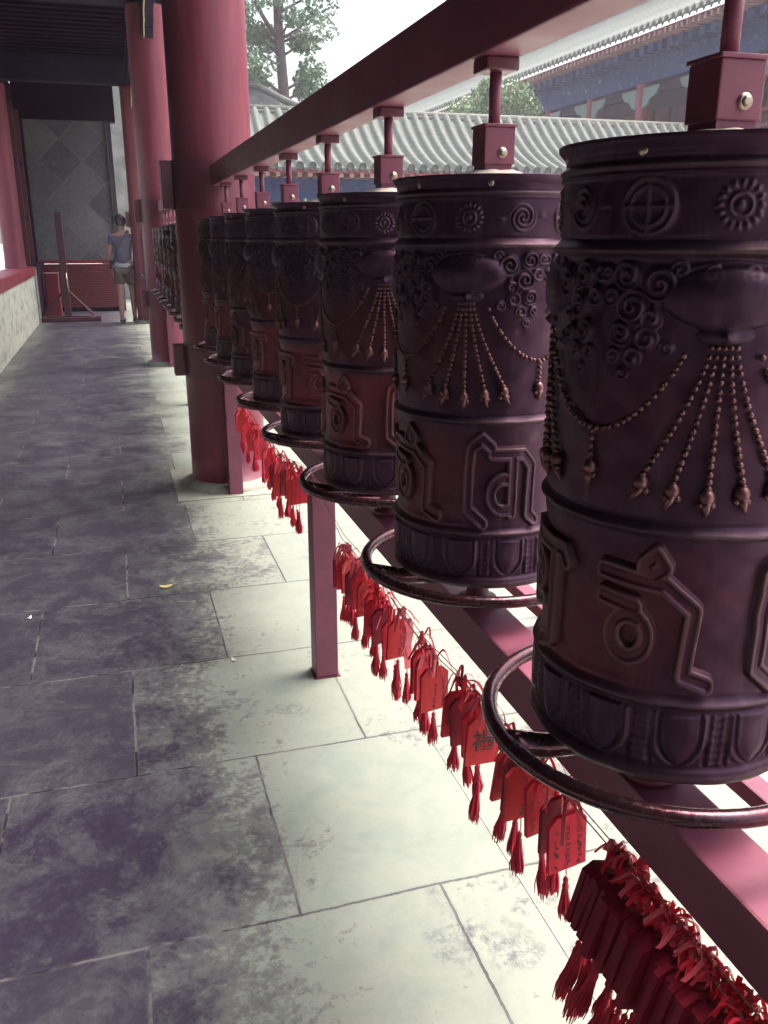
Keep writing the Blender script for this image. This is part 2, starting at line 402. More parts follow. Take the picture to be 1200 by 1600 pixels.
# ------------------------------------------------------------------ ground
def sheet(name, x0, x1, y0, y1, z, mat, nx=1, ny=1):
    vs = [(x0+(x1-x0)*i/nx, y0+(y1-y0)*j/ny, z) for j in range(ny+1) for i in range(nx+1)]
    fs = [(j*(nx+1)+i, j*(nx+1)+i+1, (j+1)*(nx+1)+i+1, (j+1)*(nx+1)+i) for j in range(ny) for i in range(nx)]
    b = MB(); b.add(vs, fs); return b
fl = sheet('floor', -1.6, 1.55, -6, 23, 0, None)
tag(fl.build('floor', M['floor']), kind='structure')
pl = MB(); pl.box(-1.6, 1.55, -6, 23, -.45, -.006); tag(pl.build('platform', M['stone']), kind='structure')
tag(sheet('g', -150, 150, -60, 240, -.46, None).build('ground', M['court']), kind='structure')

# ------------------------------------------------------------------ prayer wheel (height field on a cylinder)
def smooth(a, b, x):
    t = np.clip((x-a)/(b-a), 0, 1); return t*t*(3-2*t)
def ridge(z, c, w, h): return h*np.exp(-((z-c)/w)**2)
def seg_sd(u, v, pts):
    d = np.full(u.shape, 9.)
    for (ax, ay), (bx, by) in zip(pts[:-1], pts[1:]):
        px, py = u-ax, v-ay; dx, dy = bx-ax, by-ay; L = dx*dx+dy*dy+1e-12
        t = np.clip((px*dx+py*dy)/L, 0, 1); d = np.minimum(d, np.hypot(px-t*dx, py-t*dy))
    return d
def arc(cx, cy, r, a0, a1, n=14):
    return [(cx+r*math.cos(R_(a0+(a1-a0)*i/n)), cy+r*math.sin(R_(a0+(a1-a0)*i/n))) for i in range(n+1)]
GLYPHS = [
 [[(0, .84), (.60, .80), (.88, .62), (.84, .10), (1.06, .04)], arc(.30, .36, .17, 60, 400), [(.02, .64), (.34, .60)], [(.40, .93), (.50, 1.02), (.58, .93), (.48, .86), (.40, .93)]],
 [[(.38, .90), (.24, 1.0), (.08, .90), (.05, .64), (.05, .16), (.28, 0)], [(.40, .82), (.88, .82), (1.02, .68), (1.0, .10), (1.1, .02)], arc(.58, .34, .19, 80, 300), [(.72, .78), (.72, .12)]],
 [[(0, .86), (.95, .86), (1.02, .78)], [(.2, .84), (.2, .42), (.34, .30), (.55, .34)], [(.8, .84), (.8, .06), (.62, .0)], arc(.45, .58, .12, 0, 360)],
]
def drum_height(s, z, gs=0.):
    """s: arc length coordinate 0..2piR, z: height. Returns offset, wear, copper"""
    Rr = DR; per = 2*PI*Rr
    h = np.zeros(s.shape); wear = np.zeros(s.shape)
    for c, w, a in ((.877, .006, .0055), (.884, .003, .002), (.960, .0042, .0055), (.969, .0025, -.0010), (1.136, .0042, .0055), (1.145, .002, -.0012),
                    (1.388, .0050, .0068), (1.3975, .0022, -.0015), (1.4575, .0034, .0045), (1.4515, .002, .003), (1.4635, .0018, -.001)):
        h += ridge(z, c, w, a); 
        if a > .004: wear = np.maximum(wear, np.exp(-((z-c)/(w*.8))**2)*.75)
    h += smooth(1.468, 1.479, z)*.007                         # flared rim
    h += -.0035*smooth(.965, .985, z)*(1-smooth(1.10, 1.13, z)) # waist behind the letters
    # lotus petals
    n = 12; pw = per/n; u = (s % pw)/pw-.5
    zz = (z-.889)/(.062); inz = smooth(0, .06, zz)*(1-smooth(.93, 1, zz))
    prof = .42*np.sqrt(np.clip(1-(np.clip(.55-zz, 0, 1)/.55)**2, 0, 1))
    e = prof-np.abs(u)
    pet = smooth(0, .09, e)*.0036-smooth(.11, .14, e)*(1-smooth(.17, .20, e))*.0024+smooth(.2, .34, e)*.0012
    h += pet*inz; wear = np.maximum(wear, inz*(smooth(.0, .05, e)-smooth(.07, .13, e))*.4)
    h += inz*.0012*(1+np.cos((z-.838)/.009*2*PI))*.5*(1-smooth(0, .04, e))*.8+inz*.0016*np.cos(u*2*PI*7)*smooth(.26, .34, np.abs(u))
    # upright ribs between petals, top row beads
    h += inz*np.exp(-((np.abs(u)-.5)/.035)**2)*.0022
    # letters: six round the drum
    pg = per/6
    for k in range(6):
        g = GLYPHS[[0, 1, 2, 1, 0, 2][k]]
        u0 = (s-gs-(k+.5)*pg+per/2) % per-per/2
        m = (np.abs(u0) < pg*.56) & (z > .966) & (z < 1.130)
        if not m.any(): continue
        uu = (u0[m]+.050)/.100; vv = (z[m]-.978)/.132
        d = np.full(uu.shape, 9.)
        for st in g: d = np.minimum(d, seg_sd(uu, vv, st))
        d = d*.105; w = .0098
        hh = smooth(0, .0024, w-d)*.0082-smooth(.0052, .0075, w-d)*.0022
        h[m] += hh
        wear[m] = np.maximum(wear[m], (smooth(0, .0015, w-d)-smooth(.004, .006, w-d))*.8)
    # mask and scrollwork: four round the drum
    pf = per/4
    u = (s % pf)-pf/2; au = np.abs(u)
    def dome(cx, cz, rx, rz, a, p=.5):
        q = 1-((au-cx)/rx)**2-((z-cz)/rz)**2
        return a*np.power(np.clip(q, 0, 1), p)
    def curl(cx, cz, r, a, tw=1, turns=2.0, ph=0.):
        dx = au-cx; dz = z-cz; rr = np.hypot(dx, dz); th = np.arctan2(dz, dx)*tw
        m = 1-smooth(r*.82, r, rr)
        sp = .5+.5*np.cos(2*PI*rr/r*turns-th+ph)
        return m*(a*.45+a*.75*sp**1.6), m*sp**2*.6
    f = dome(0, 1.349, .056, .027, .0130)
    f = np.maximum(f, dome(.0, 1.318, .024, .009, .006))
    f += np.exp(-((np.hypot(u/.061, (z-1.345)/.034)-1)/.06)**2)*.003*(z > 1.335)
    curls = [(.050, 1.352, .019, 1), (.080, 1.360, .016, -1), (.073, 1.328, .018, 1), (.055, 1.316, .012, -1), (.095, 1.338, .012, 1), (.058, 1.296, .013, 1),
             (.083, 1.300, .014, -1), (.070, 1.276, .011, 1), (.016, 1.362, .011, 1), (.034, 1.366, .010, -1), (.090, 1.277, .009, 1), (.079, 1.258, .008, -1), (.101, 1.362, .010, 1), (.040, 1.287, .009, 1)]
    for (cx, cz, r, tw) in curls:
        cx = cx+.008 if cx > .03 else cx; r = r*.90; cz = 1.374-(1.368-cz)*.85
        a, b = curl(cx, cz, r, .0046*min(1.2, r/.013), tw, 1.4 if r < .012 else 2.2, cx*90)
        f = np.maximum(f, a); wear = np.maximum(wear, b)
    f += np.exp(-((u)/.005)**2-((z-1.318)/.005)**2)*.006
    h += f
    wear = np.maximum(wear, smooth(.010, .0145, f)*.25)
    # ornament band: wheel, rosette, conch-like curls in turn (12 around)
    n = 12; pw = per/n; idx = np.floor(s/pw).astype(int); u = (s % pw)-pw/2; zc = 1.4245
    u = u/1.38; zr = z; z = zc+(z-zc)/1.38
    rr = np.hypot(u, (z-zc)*.98); th = np.arctan2(z-zc, u); o = np.zeros(s.shape)
    inb = (z > 1.397) & (z < 1.4505)
    w0 = (idx % 3 == 0); w1 = (idx % 3 == 1); w2 = (idx % 3 == 2)
    ring = np.exp(-((rr-.0165)/.0018)**2)+np.exp(-((rr-.0115)/.0013)**2)
    cross = (np.exp(-(u/.0012)**2)+np.exp(-((z-zc)/.0012)**2))*(rr < .0165)
    o = np.where(w0, np.clip(ring+cross*.8, 0, 1), o)
    ros = np.exp(-((rr-.012)/.002)**2)*(.55+.45*np.cos(th*16))+np.exp(-((rr-.0065)/.0012)**2)+smooth(.0045, .001, rr)
    o = np.where(w1, np.clip(ros, 0, 1), o)
    cu = (1-smooth(.011, .016, rr))*(.5+.5*np.cos(rr/.0050*2*PI-th*2))+np.exp(-((u*np.sign(z-zc)-.022)/.004)**2-((z-zc)/.006)**2)*.6
    o = np.where(w2, np.clip(cu, 0, 1), o)
    z = zr; h += o*inb*.0030; wear = np.maximum(wear, o*inb*.5)
    # hand-worked dents
    for k in range(26):
        ks, kz = 40+13.7*k % 170, .9+((k*.377) % 1)*.55; su = ((k*.618) % 1)*per; du = (s-su+per/2) % per-per/2
        h -= .0011*np.exp(-(du**2+(z-kz)**2*1.4)/(.004+.010*((k*.271) % 1))**2)
    h += .0006*np.sin(s*61+z*37)*np.sin(z*83-s*29)+.0004*np.sin(s*143+2)*np.sin(z*171)
    cop = smooth(.955, .975, z)*(1-smooth(1.11, 1.135, z))*1.0+.35*smooth(1.14, 1.17, z)*(1-smooth(1.23, 1.31, z))
    return h, wear, cop
def drum_mesh(nt, nz, gs=0.):
    z = np.linspace(.870, 1.4815, nz); s = np.arange(nt)/nt*2*PI*DR
    Sg, Z = np.meshgrid(s, z); h, w, c = drum_height(Sg, Z, gs)
    r = DR+h; th = Sg/DR
    P = np.stack([r*np.cos(th), r*np.sin(th), Z], -1).reshape(-1, 3)
    # underside disc ring + inner lip
    bot = np.stack([.5*DR*np.cos(th[0]), .5*DR*np.sin(th[0]), np.full(nt, .873)], -1)
    top = np.stack([(DR-.004)*np.cos(th[0]), (DR-.004)*np.sin(th[0]), np.full(nt, 1.4795)], -1)
    V = np.concatenate([P, bot, top]); i = np.arange(nt); j = (i+1) % nt
    F = []
    for k in range(nz-1): F.append(np.stack([k*nt+i, k*nt+j, (k+1)*nt+j, (k+1)*nt+i], -1))
    b0 = nz*nt; t0 = b0+nt
    F.append(np.stack([b0+i, b0+j, j, i], -1)); F.append(np.stack([(nz-1)*nt+i, (nz-1)*nt+j, t0+j, t0+i], -1))
    F = np.concatenate(F)
    me = bpy.data.meshes.new('drum_body')
    me.vertices.add(len(V)); me.vertices.foreach_set('co', V.ravel().astype(np.float32))
    me.loops.add(F.size); me.loops.foreach_set('vertex_index', F.ravel().astype(np.int32))
    me.polygons.add(len(F)); me.polygons.foreach_set('loop_start', np.arange(0, F.size, 4, dtype=np.int32))
    me.polygons.foreach_set('use_smooth', np.ones(len(F), dtype=bool))
    me.update(calc_edges=True)
    for nm, arr in (('wear', w), ('copper', c)):
        a = me.attributes.new(nm, 'FLOAT', 'POINT')
        full = np.concatenate([arr.ravel(), np.zeros(2*nt)]).astype(np.float32)*(1 if nm == 'wear' else 1)
        a.data.foreach_set('value', full)
    me.materials.append(M['bronze']); return me
HI = drum_mesh(1024, 560); HI2 = drum_mesh(1024, 560, -R_(23)*DR); LO = drum_mesh(288, 170)

def cyl(th, z, r=DR+.0035): return (r*math.cos(th), r*math.sin(th), z)
def strand_mesh(kind, end=0.):
    """a string of beads lying on the drum, mask at angle 0"""
    b = MB(); pts = []
    if kind == 'fan':
        n = 60
        for i in range(n+1):
            t = i/n; u = end*(.18+.82*t**1.35); z = 1.308-(.128-abs(end)*.14)*t; pts.append((u, z))
    else:      # swag to the next mask
        n = 60; a = end
        for i in range(n+1):
            t = i/n; u = .032+(.2246-.064)*t; z = 1.300-.074*(1-(2*t-1)**2)**.9; pts.append((u, z))
        if kind == 'drop':
            pts = [(.1123, 1.223-.030*i/n) for i in range(n+1)]
    L = 0; last = None; step = .0074; nxt = 0
    for i, (u, z) in enumerate(pts):
        if last is not None: L += math.hypot(u-last[0], z-last[1])
        last = (u, z)
        if L >= nxt:
            t = i/len(pts); r = .0024+.0011*(t if kind == 'fan' else .6)
            b.sphere(cyl(u/DR, z), r, 8, 6); nxt += step
    if kind in ('fan', 'drop'):
        u, z = pts[-1]; th = u/DR
        b.sphere(cyl(th, z-.006, DR+.003), .0072, 10, 8, sc=(1, 1, 1.1))
        for k in range(3): b.sphere(cyl(th+(k-1)*.035, z-.0135, DR+.0035), .0034, 8, 6)
        d = .0 if kind == 'drop' else end*.25
        b.tube([cyl(th, z-.010, DR+.004), cyl(th+d*2, z-.018, DR+.004), cyl(th+d*5, z-.026, DR+.003)], [.0050, .0036, .0008], 8)
    return b.mesh('bead_strand', M['bead'])
STR = [strand_mesh('fan', e) for e in (-.058, -.030, 0, .030, .058)]+[strand_mesh('swag'), strand_mesh('drop')]

def join_meshes(name, items, mat):
    b = MB()
    for me, rz in items:
        m = Matrix.Rotation(rz, 4, 'Z')
        b.add([v.co for v in me.vertices], [tuple(p.vertices) for p in me.polygons], True, m)
    return b.mesh(name, mat)
ALLSTR = join_meshes('bead_strands', [(me, k*PI/2) for k in range(4) for me in STR], M['bead'])

# lid with dusty bumpy top
def lid_mesh():
    b = MB(); prof = [(.139, 1.4785), (.13, 1.4795), (.11, 1.4812), (.08, 1.4840), (.055, 1.4880), (.035, 1.494), (.001, 1.4960)]
    b.lathe(prof, 64); me = b.mesh('lid', M['lid'])
    for v in me.vertices:
        v.co.z += .0012*math.sin(v.co.x*170+1)*math.sin(v.co.y*130) if v.co.xy.length < .13 else 0
    return me
LID = lid_mesh()
def block_mesh():
    b = MB(); w = .0245
    b.box(-w, w, -w, w, 1.502, 1.5535, .002); b.box(-w-.002, w+.002, -w-.002, w+.002, 1.5535, 1.558, .0012)
    b.box(-w+.003, w-.003, -w+.003, w-.003, 1.494, 1.503)
    return b.mesh('hanger_block', M['steel'])
BLOCK = block_mesh()
bb = MB()
mm = Matrix.Translation((.004, -.0245, 1.518)) @ Matrix.Rotation(PI/2, 4, 'X')
bb.lathe([(0.0001, .0062), (.0035, .006), (.0045, .005), (.0046, .0025)], 6, m=mm, smooth=False); bb.lathe([(.0046, .0026), (.0075, .0024), (.0078, .0)], 20, m=mm)
BOLT = bb.mesh('bolt', M['bolt'])
rb = MB(); rb.tube([(0, 0, 1.556), (0, 0, 1.63)], .0088, 20); ROD = rb.mesh('rod', M['steel'])
pb = MB(); pb.box(-.026, .026, -.026, .026, 1.629, 1.6475, .003); PAD = pb.mesh('top_pad', M['steel_dark'])
sb = MB(); sb.lathe([(.001, .787), (.034, .787), (.034, .795), (.0195, .800), (.0185, .862), (.04, .872)], 28); SHAFT = sb.mesh('pivot', M['steel_dark'])
studm = MB()
for k in range(1):
    a = 0; c = cyl(a, 1.4695, DR+.001)
    studm.add(*(lambda mbt: (mbt.v, mbt.f))(MB().sphere((0, 0, 0), .0048, 10, 6, sc=(.5, 1, 1))), smooth=True, m=Matrix.Translation(c) @ Matrix.Rotation(a, 4, 'Z'))
STUD = studm.mesh('rivet', M['bolt'])

def wheel(y, rz, label, group, hi=True, fullparts=True):
    t = empty('prayer_wheel', (RX, y, 0), label, 'prayer wheel', group)
    link('drum_body', {True: HI, False: LO, 2: HI2}[hi], t, rz=rz)
    link('lid', LID, t, rz=rz)
    if fullparts:
        for k in range(4):
            for me in STR: link('bead_strand', me, t, rz=rz+PI/4+k*PI/2)
    else: link('bead_strands', ALLSTR, t, rz=rz+PI/4)
    for k in range(8 if hi else 0): link('rivet', STUD, t, rz=rz+.2+k*PI/4)
    bl = link('hanger_block', BLOCK, t); link('bolt', BOLT, bl)
    link('rod', ROD, t); link('top_pad', PAD, t); link('pivot', SHAFT, t)
    return t
# mask angle on each drum: heading of the camera from the drum plus the offset seen in the photograph
def cam_ang(y): return math.atan2(-y, -RX)
offs = [R_(9), R_(-12), R_(-3), R_(8), R_(14), R_(-20), R_(3), R_(11)]
desc = ['nearest and largest bronze prayer wheel, cut off by the right edge',
        'second bronze prayer wheel from the camera, its whole fan of beaded strands showing',
        'third bronze prayer wheel from the camera, standing just behind the red floor post',
        'fourth bronze prayer wheel from the camera in the near row',
        'fifth bronze prayer wheel from the camera, fourth one before the big red column',
        'sixth bronze prayer wheel from the camera, a narrow sliver third from the big red column',
        'seventh bronze prayer wheel from the camera, next to last before the big red column',
        'eighth bronze prayer wheel from the camera, touching the side of the big red column']
for i, y in enumerate(WY):
    a = cam_ang(y)+offs[i]
    wheel(y, a-PI/4, desc[i], 'prayer wheels in the near row', 2 if i in (1, 2, 5) else True, i < 5)
for i, y in enumerate(WY2):
    wheel(y, cam_ang(y)+.3*math.sin(i*2.1), '%s bronze prayer wheel behind the nearest red column' % ORD[i].replace('nearest', 'first'), 'prayer wheels between the first and second columns', False, False)
for i, y in enumerate(WY3[:5]):
    wheel(y, cam_ang(y)+.3*math.sin(i*1.7), '%s small distant prayer wheel beyond the second red column' % ORD[i].replace('nearest', 'first'), 'prayer wheels beyond the second column', False, False)

# ------------------------------------------------------------------ steel frames
def ring_mesh():
    b = MB(); n = 72
    b.tube([(.196*math.cos(2*PI*k/n), .196*math.sin(2*PI*k/n), .868) for k in range(n)], .0095, 14, closed=True)
    return b.mesh('guard_ring', M['ring'])
RING = ring_mesh()
def arm_mesh(sgn):
    b = MB()
    b.tube([(sgn*.196, 0, .866), (sgn*.175, 0, .858), (sgn*.145, 0, .850), (sgn*.02, 0, .838)], [.0125, .015, .0145, .013], 12)
    return b.mesh('ring_arm', M['ring'])
ARMS = [arm_mesh(-1), arm_mesh(1)]
def frame(y0, y1, posts, wheels, label):
    t = empty('steel_frame', (RX, y0, 0), label, 'frame', 'red steel frames carrying the prayer wheels')
    o = Vector((-RX, -y0, 0)); T = Matrix.Translation(o)
    MB().box(.530, .595, y0, y1, 1.6475, 1.748, .004, T).build('top_beam', M['steel'], t)
    MB().box(.530, .605, y0, y1, .708, .784, .004, T).build('bottom_rail', M['steel'], t)
    MB().box(.735, .768, y0, y1, .690, .715, .003, T).build('rear_rail', M['steel'], t)
    for y in wheels: 
        MB().box(.6055, .7345, y-.02, y+.02, .694, .712, .002, T).build('cross_bar', M['steel_dark'], t) if abs((y*10) % 2) < 1.2 else None
    for y in posts:
        p = MB().box(.530, .605, y, y+.075, .004, .7075, .003, T).build('post', M['steel'], t)
        MB().box(.524, .611, y-.006, y+.081, .0005, .0035, 0, T).build('foot_plate', M['steel_dark'], p)
    for y in wheels:
        r = link('guard_ring', RING, t, loc=(0, y-y0, 0))
        for a in ARMS: link('ring_arm', a, r)
    return t
F1 = frame(-1.2, 4.829, [.22, 2.518, 4.745], WY, 'near red steel frame with top beam, rails, floor posts and iron guard rings')
F2 = frame(5.262, 10.104, [5.33, 7.6, 10.02], WY2, 'red steel frame seen behind the nearest column, between it and the second column')
F3 = frame(10.537, 15.334, [10.6, 12.9, 15.25], WY3[:5], 'small distant red steel frame beyond the second red column')

# ------------------------------------------------------------------ columns
def column(cx, cy, label, bracket=True):
    t = empty('red_column', (cx, cy, 0), label, 'column', 'red columns along the corridor')
    b = MB(); prof = [(CR+.006, .045)]+[(CR-.010*i/24, .045+3.60*i/24) for i in range(25)]
    b.lathe(prof, 72); b.build('shaft', M['column'], t)
    b = MB(); b.lathe([(CR+.062, .001), (CR+.058, .018), (CR+.035, .034), (CR+.010, .046), (CR-.02, .047)], 64); b.build('stone_base', M['stone'], t)
    for z0, z1 in ((1.535, 1.782), (.648, .823)):
        b = MB(); b.lathe([(CR-.004, z0), (CR+.006, z0), (CR+.006, z1), (CR-.006, z1)], 64, smooth=False)
        c = b.build('clamp_collar', M['steel_dark'], t)
        b = MB(); b.box(-CR-.060, -CR-.0045, -.06, .06, z0+.004, z1-.004, .003); b.build('clamp_ear', M['steel_dark'], c)
    if bracket:
        for sy in (-1, 1):
            b = MB(); pts = [(0, 3.27), (.08, 3.29), (.12, 3.35), (.26, 3.38), (.34, 3.46), (.56, 3.50), (.72, 3.60)]
            vs = []; n = len(pts)
            for x in (-.045, .045):
                for (d, z) in pts: vs.append((x, sy*(CR-.02+d), z+.05))
                vs.append((x, sy*(CR-.02), 3.65))
            fs = [tuple(range(n+1)), tuple(range(n+1, 2*n+2))[::-1]]+[(i, (i+1) % (n+1), (i+1) % (n+1)+n+1, i+n+1) for i in range(n+1)]
            b.add(vs, fs); 
            b.build('carved_bracket', M['paintdark'], t)
            b = MB(); b.tube([(-.047, sy*(CR-.02+d), z+.05) for d, z in pts], .007, 6); b.build('bracket_gilding', M['gilt2'], t)
    return t
M['gilt2'] = simple('gilded_edge', (.55, .48, .22), .45, .3, .3, 20, .1)
column(*COLS[0], 'nearest big red column, behind the first row of prayer wheels', False)
column(*COLS[1], 'second red column down the corridor, with a gilded painted bracket at its top')
column(*COLS[2], 'farthest slim red column, right beside the walking person')
# the step of patched stone round the nearest column foot
b = MB(); b.box(.24, .93, 4.70, 5.40, .0004, .004, 0); tag(b.build('stone_plinth', M['stone']), kind='structure')

# ------------------------------------------------------------------ corridor building: roof, beams, walls
t = empty('corridor_roof', (0, 5, 3.65), 'dark timber roof and ceiling over the corridor, with painted cross beams', 'roof')
T = Matrix.Translation((0, -5, -3.65))
MB().box(-1.75, 1.0, -6, 19.5, 4.25, 4.40, 0, T).build('ceiling_boards', M['ceil'], t)
for y in (-.2, 5.045, 10.32, 15.55):
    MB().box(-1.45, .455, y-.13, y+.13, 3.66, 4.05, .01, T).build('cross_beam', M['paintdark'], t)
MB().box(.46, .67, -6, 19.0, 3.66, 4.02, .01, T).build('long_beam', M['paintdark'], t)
MB().box(-1.62, -1.47, -6, 19.0, 3.5, 4.02, .01, T).build('wall_plate', M['darkwood'], t)
b = MB()
for i in range(96): 
    y = -5.9+.26*i
    b.box(-1.7, .98, y-.045, y+.045, 4.165, 4.249, 0, T)
b.build('rafters', M['ceil'], t)
b = MB(); b.add([(-1.8, -6, 4.7), (1.02, -6, 4.405), (1.02, 19.5, 4.405), (-1.8, 19.5, 4.7), (-1.8, -6, 5.2), (1.02, -6, 4.48), (1.02, 19.5, 4.48), (-1.8, 19.5, 5.2)],
                [(0, 1, 2, 3), (4, 7, 6, 5), (0, 4, 5, 1), (3, 2, 6, 7), (1, 5, 6, 2), (0, 3, 7, 4)], False, T); b.build('tiled_top', M['tile'], t)

# left parapet, sill, posts
t = empty('parapet_wall', (-1.25, 6, 0), 'low pale stone wall along the left side under a wide red sill', 'wall'); T = Matrix.Translation((1.25, -6, 0))
MB().box(-1.50, -1.235, -6, 15.75, .004, .785, .006, T).build('wall', M['parapet'], t)
MB().box(-1.54, -1.205, -6, 15.75, .787, .935, .012, T).build('sill', M['sillred'], t)
MB().box(-1.36, -1.215, 15.76, 16.10, .004, .90, .006, T).build('end_pier', M['stone'], t)
MB().box(-1.50, -1.215, 16.12, 18.1, .004, .935, .006, T).build('return_wall', M['darkwood'], t)
for y, lab in ((14.75, 'red round column standing on the red sill at the left edge'), (9.6, 'nearer red round column on the red sill, outside the left edge'), ):
    b = MB(); b.lathe([(.165, .936), (.155, .99), (.15, 1.1), (.148, 3.49)], 40)
    o = b.build('sill_column', M['column']); o.location = (-1.40, y, 0); tag(o, lab, 'column')
# window frames between columns: lattice panel beyond the column
t = empty('window_screen', (-1.45, 16, .936), 'tall dark lattice window with red uprights at the left end of the corridor', 'window'); T = Matrix.Translation((1.45, -16, -.936))
MB().box(-1.44, -1.40, 15.05, 18.1, .936, 3.49, 0, T).build('pane', M['navy'], t)
for y in (15.55, 16.5, 17.5):
    MB().box(-1.395, -1.325, y-.05, y+.05, .937, 3.489, .006, T).build('upright', M['lattice'], t)
for z in (1.7, 2.6):
    b = MB()
    for (a, c) in ((14.9, 15.49), (15.61, 16.44), (16.56, 17.44)): b.box(-1.398, -1.35, a, c, z-.03, z+.03, 0, T)
    b.build('crossbar', M['darkwood'], t)
t = empty('window_frame', (-1.45, 11, .936), 'open window frame above the sill at the far left edge', 'window'); T = Matrix.Translation((1.45, -11, -.936))
for y in (3.0, 6.2, 12.2): MB().box(-1.46, -1.38, y-.05, y+.05, .937, 3.49, .006, T).build('upright', M['sillred'], t)
MB().box(-1.46, -1.39, -6, 14.58, 2.9, 3.48, .006, T).build('header', M['darkwood'], t)
MB().box(-1.47, -1.42, -6, 9.4, .937, 2.899, .0, T).build('light_block_panel', M['darkwood'], t)  # solid panel added out of view to cut light from the left

t = empty('light_block_wall', (0, -6.1, 0), 'unseen dark timber wall added behind the viewpoint to cut light', 'wall')  # added out of view, blocks light from the open rear end
MB().box(-1.6, 1.5, -.1, .1, .004, 4.24).build('boards', M['darkwood'], t)
# end wall
t = empty('end_wall', (-.5, 18.3, 0), 'grey wall closing the corridor, laid with large diamond bricks above red boards', 'wall'); T = Matrix.Translation((.5, -18.3, 0))
b = MB(); b.box(-1.32, .12, 18.20, 18.45, .97, 3.42, 0); b.v = [(x+.5, y-18.3, z) for x, y, z in b.v]; b.build('diamond_panel', M['diamond'], t)
MB().box(.125, .205, 18.12, 18.45, .004, 3.42, .006, T).build('edge_post', M['navy'], t)
MB().box(-1.45, .30, 18.14, 18.5, 3.425, 4.24, .01, T).build('lintel', M['darkwood'], t)
MB().box(-1.45, -1.325, 18.1, 18.45, .004, 3.42, .006, T).build('side_frame', M['darkwood'], t)
MB().box(-1.32, .12, 18.17, 18.45, .90, .966, .006, T).build('rail', M['sillred'], t)
MB().box(-1.32, .12, 18.19, 18.45, .004, .06, 0, T).build('skirting', M['darkwood'], t)
t = empty('slatted_screen', (-.6, 18.12, 0), 'red slatted boards across the foot of the grey end wall', 'screen'); T = Matrix.Translation((.6, -18.12, 0))
b = MB()
for i in range(19): 
    z = .09+i*.0425
    b.box(-1.318, .10, 18.105, 18.150, z, z+.033, .004, T)
b.build('slats', M['slat'], t)
MB().box(-1.318, .10, 18.152, 18.166, .065, .895, 0, T).build('backing', M['darkwood'], t)
MB().box(-1.318, .10, 18.095, 18.16, .062, .086, 0, T).build('bottom_rail', M['darkwood'], t)
b = MB(); b.box(-.2, 1.5, 21.6, 21.9, .004, 5.2, 0); b.box(-.3, 1.54, 21.5, 22.0, 5.2, 5.32, .02)
tag(b.build('garden_wall', M['greywall']), 'pale wall glimpsed in the gap right of the grey end wall', 'wall')
t = empty('red_cabinet', (-1.04, 17.1, 0), 'crimson box with pale edges beside the wall at the corridor end', 'box'); T = Matrix.Translation((1.04, -17.1, 0))
MB().box(-1.17, -.93, 17.0, 17.25, .004, .76, .012, T).build('body', M['panelred'], t)
MB().box(-1.155, -.945, 16.988, 16.999, .03, .73, .004, T).build('door', M['panelred'], t)
MB().box(-1.175, -.925, 16.984, 17.255, .761, .775, .003, T).build('top_edge', M['rafter'], t)
MB().box(-.944, -.932, 16.984, 16.9985, .03, .755, 0, T).build('edge_strip', M['rafter'], t)

# wooden stand
t = empty('wooden_stand', (-.78, 16.15, 0), 'dark wooden pole on a braced trestle base at the corridor end', 'stand'); T = Matrix.Identity(4)
MB().box(-.06, .05, -.04, .04, .07, 1.79, .008).build('pole', M['standwood'], t)
for y in (-.20, .14): MB().box(-.50, .53, y, y+.07, .004, .075, .008).build('base_beam', M['standwood'], t)
for sx in (-1, 1):
    b = MB(); b.tube([(sx*.045-.005, 0, .50), (sx*.42, 0, .09)], .026, 6, smooth=False); b.build('brace', M['standwood'], t)
    b = MB(); b.box(sx*.40-.03, sx*.40+.03, -.13, .14, .02, .08, .005); b.build('tie', M['standwood'], t)
b = MB(); b.tube([(.03, -.05, .80), (.035, -.055, .60), (.045, -.05, .48)], .007, 6); b.build('iron_hook', M['chrome'], t)

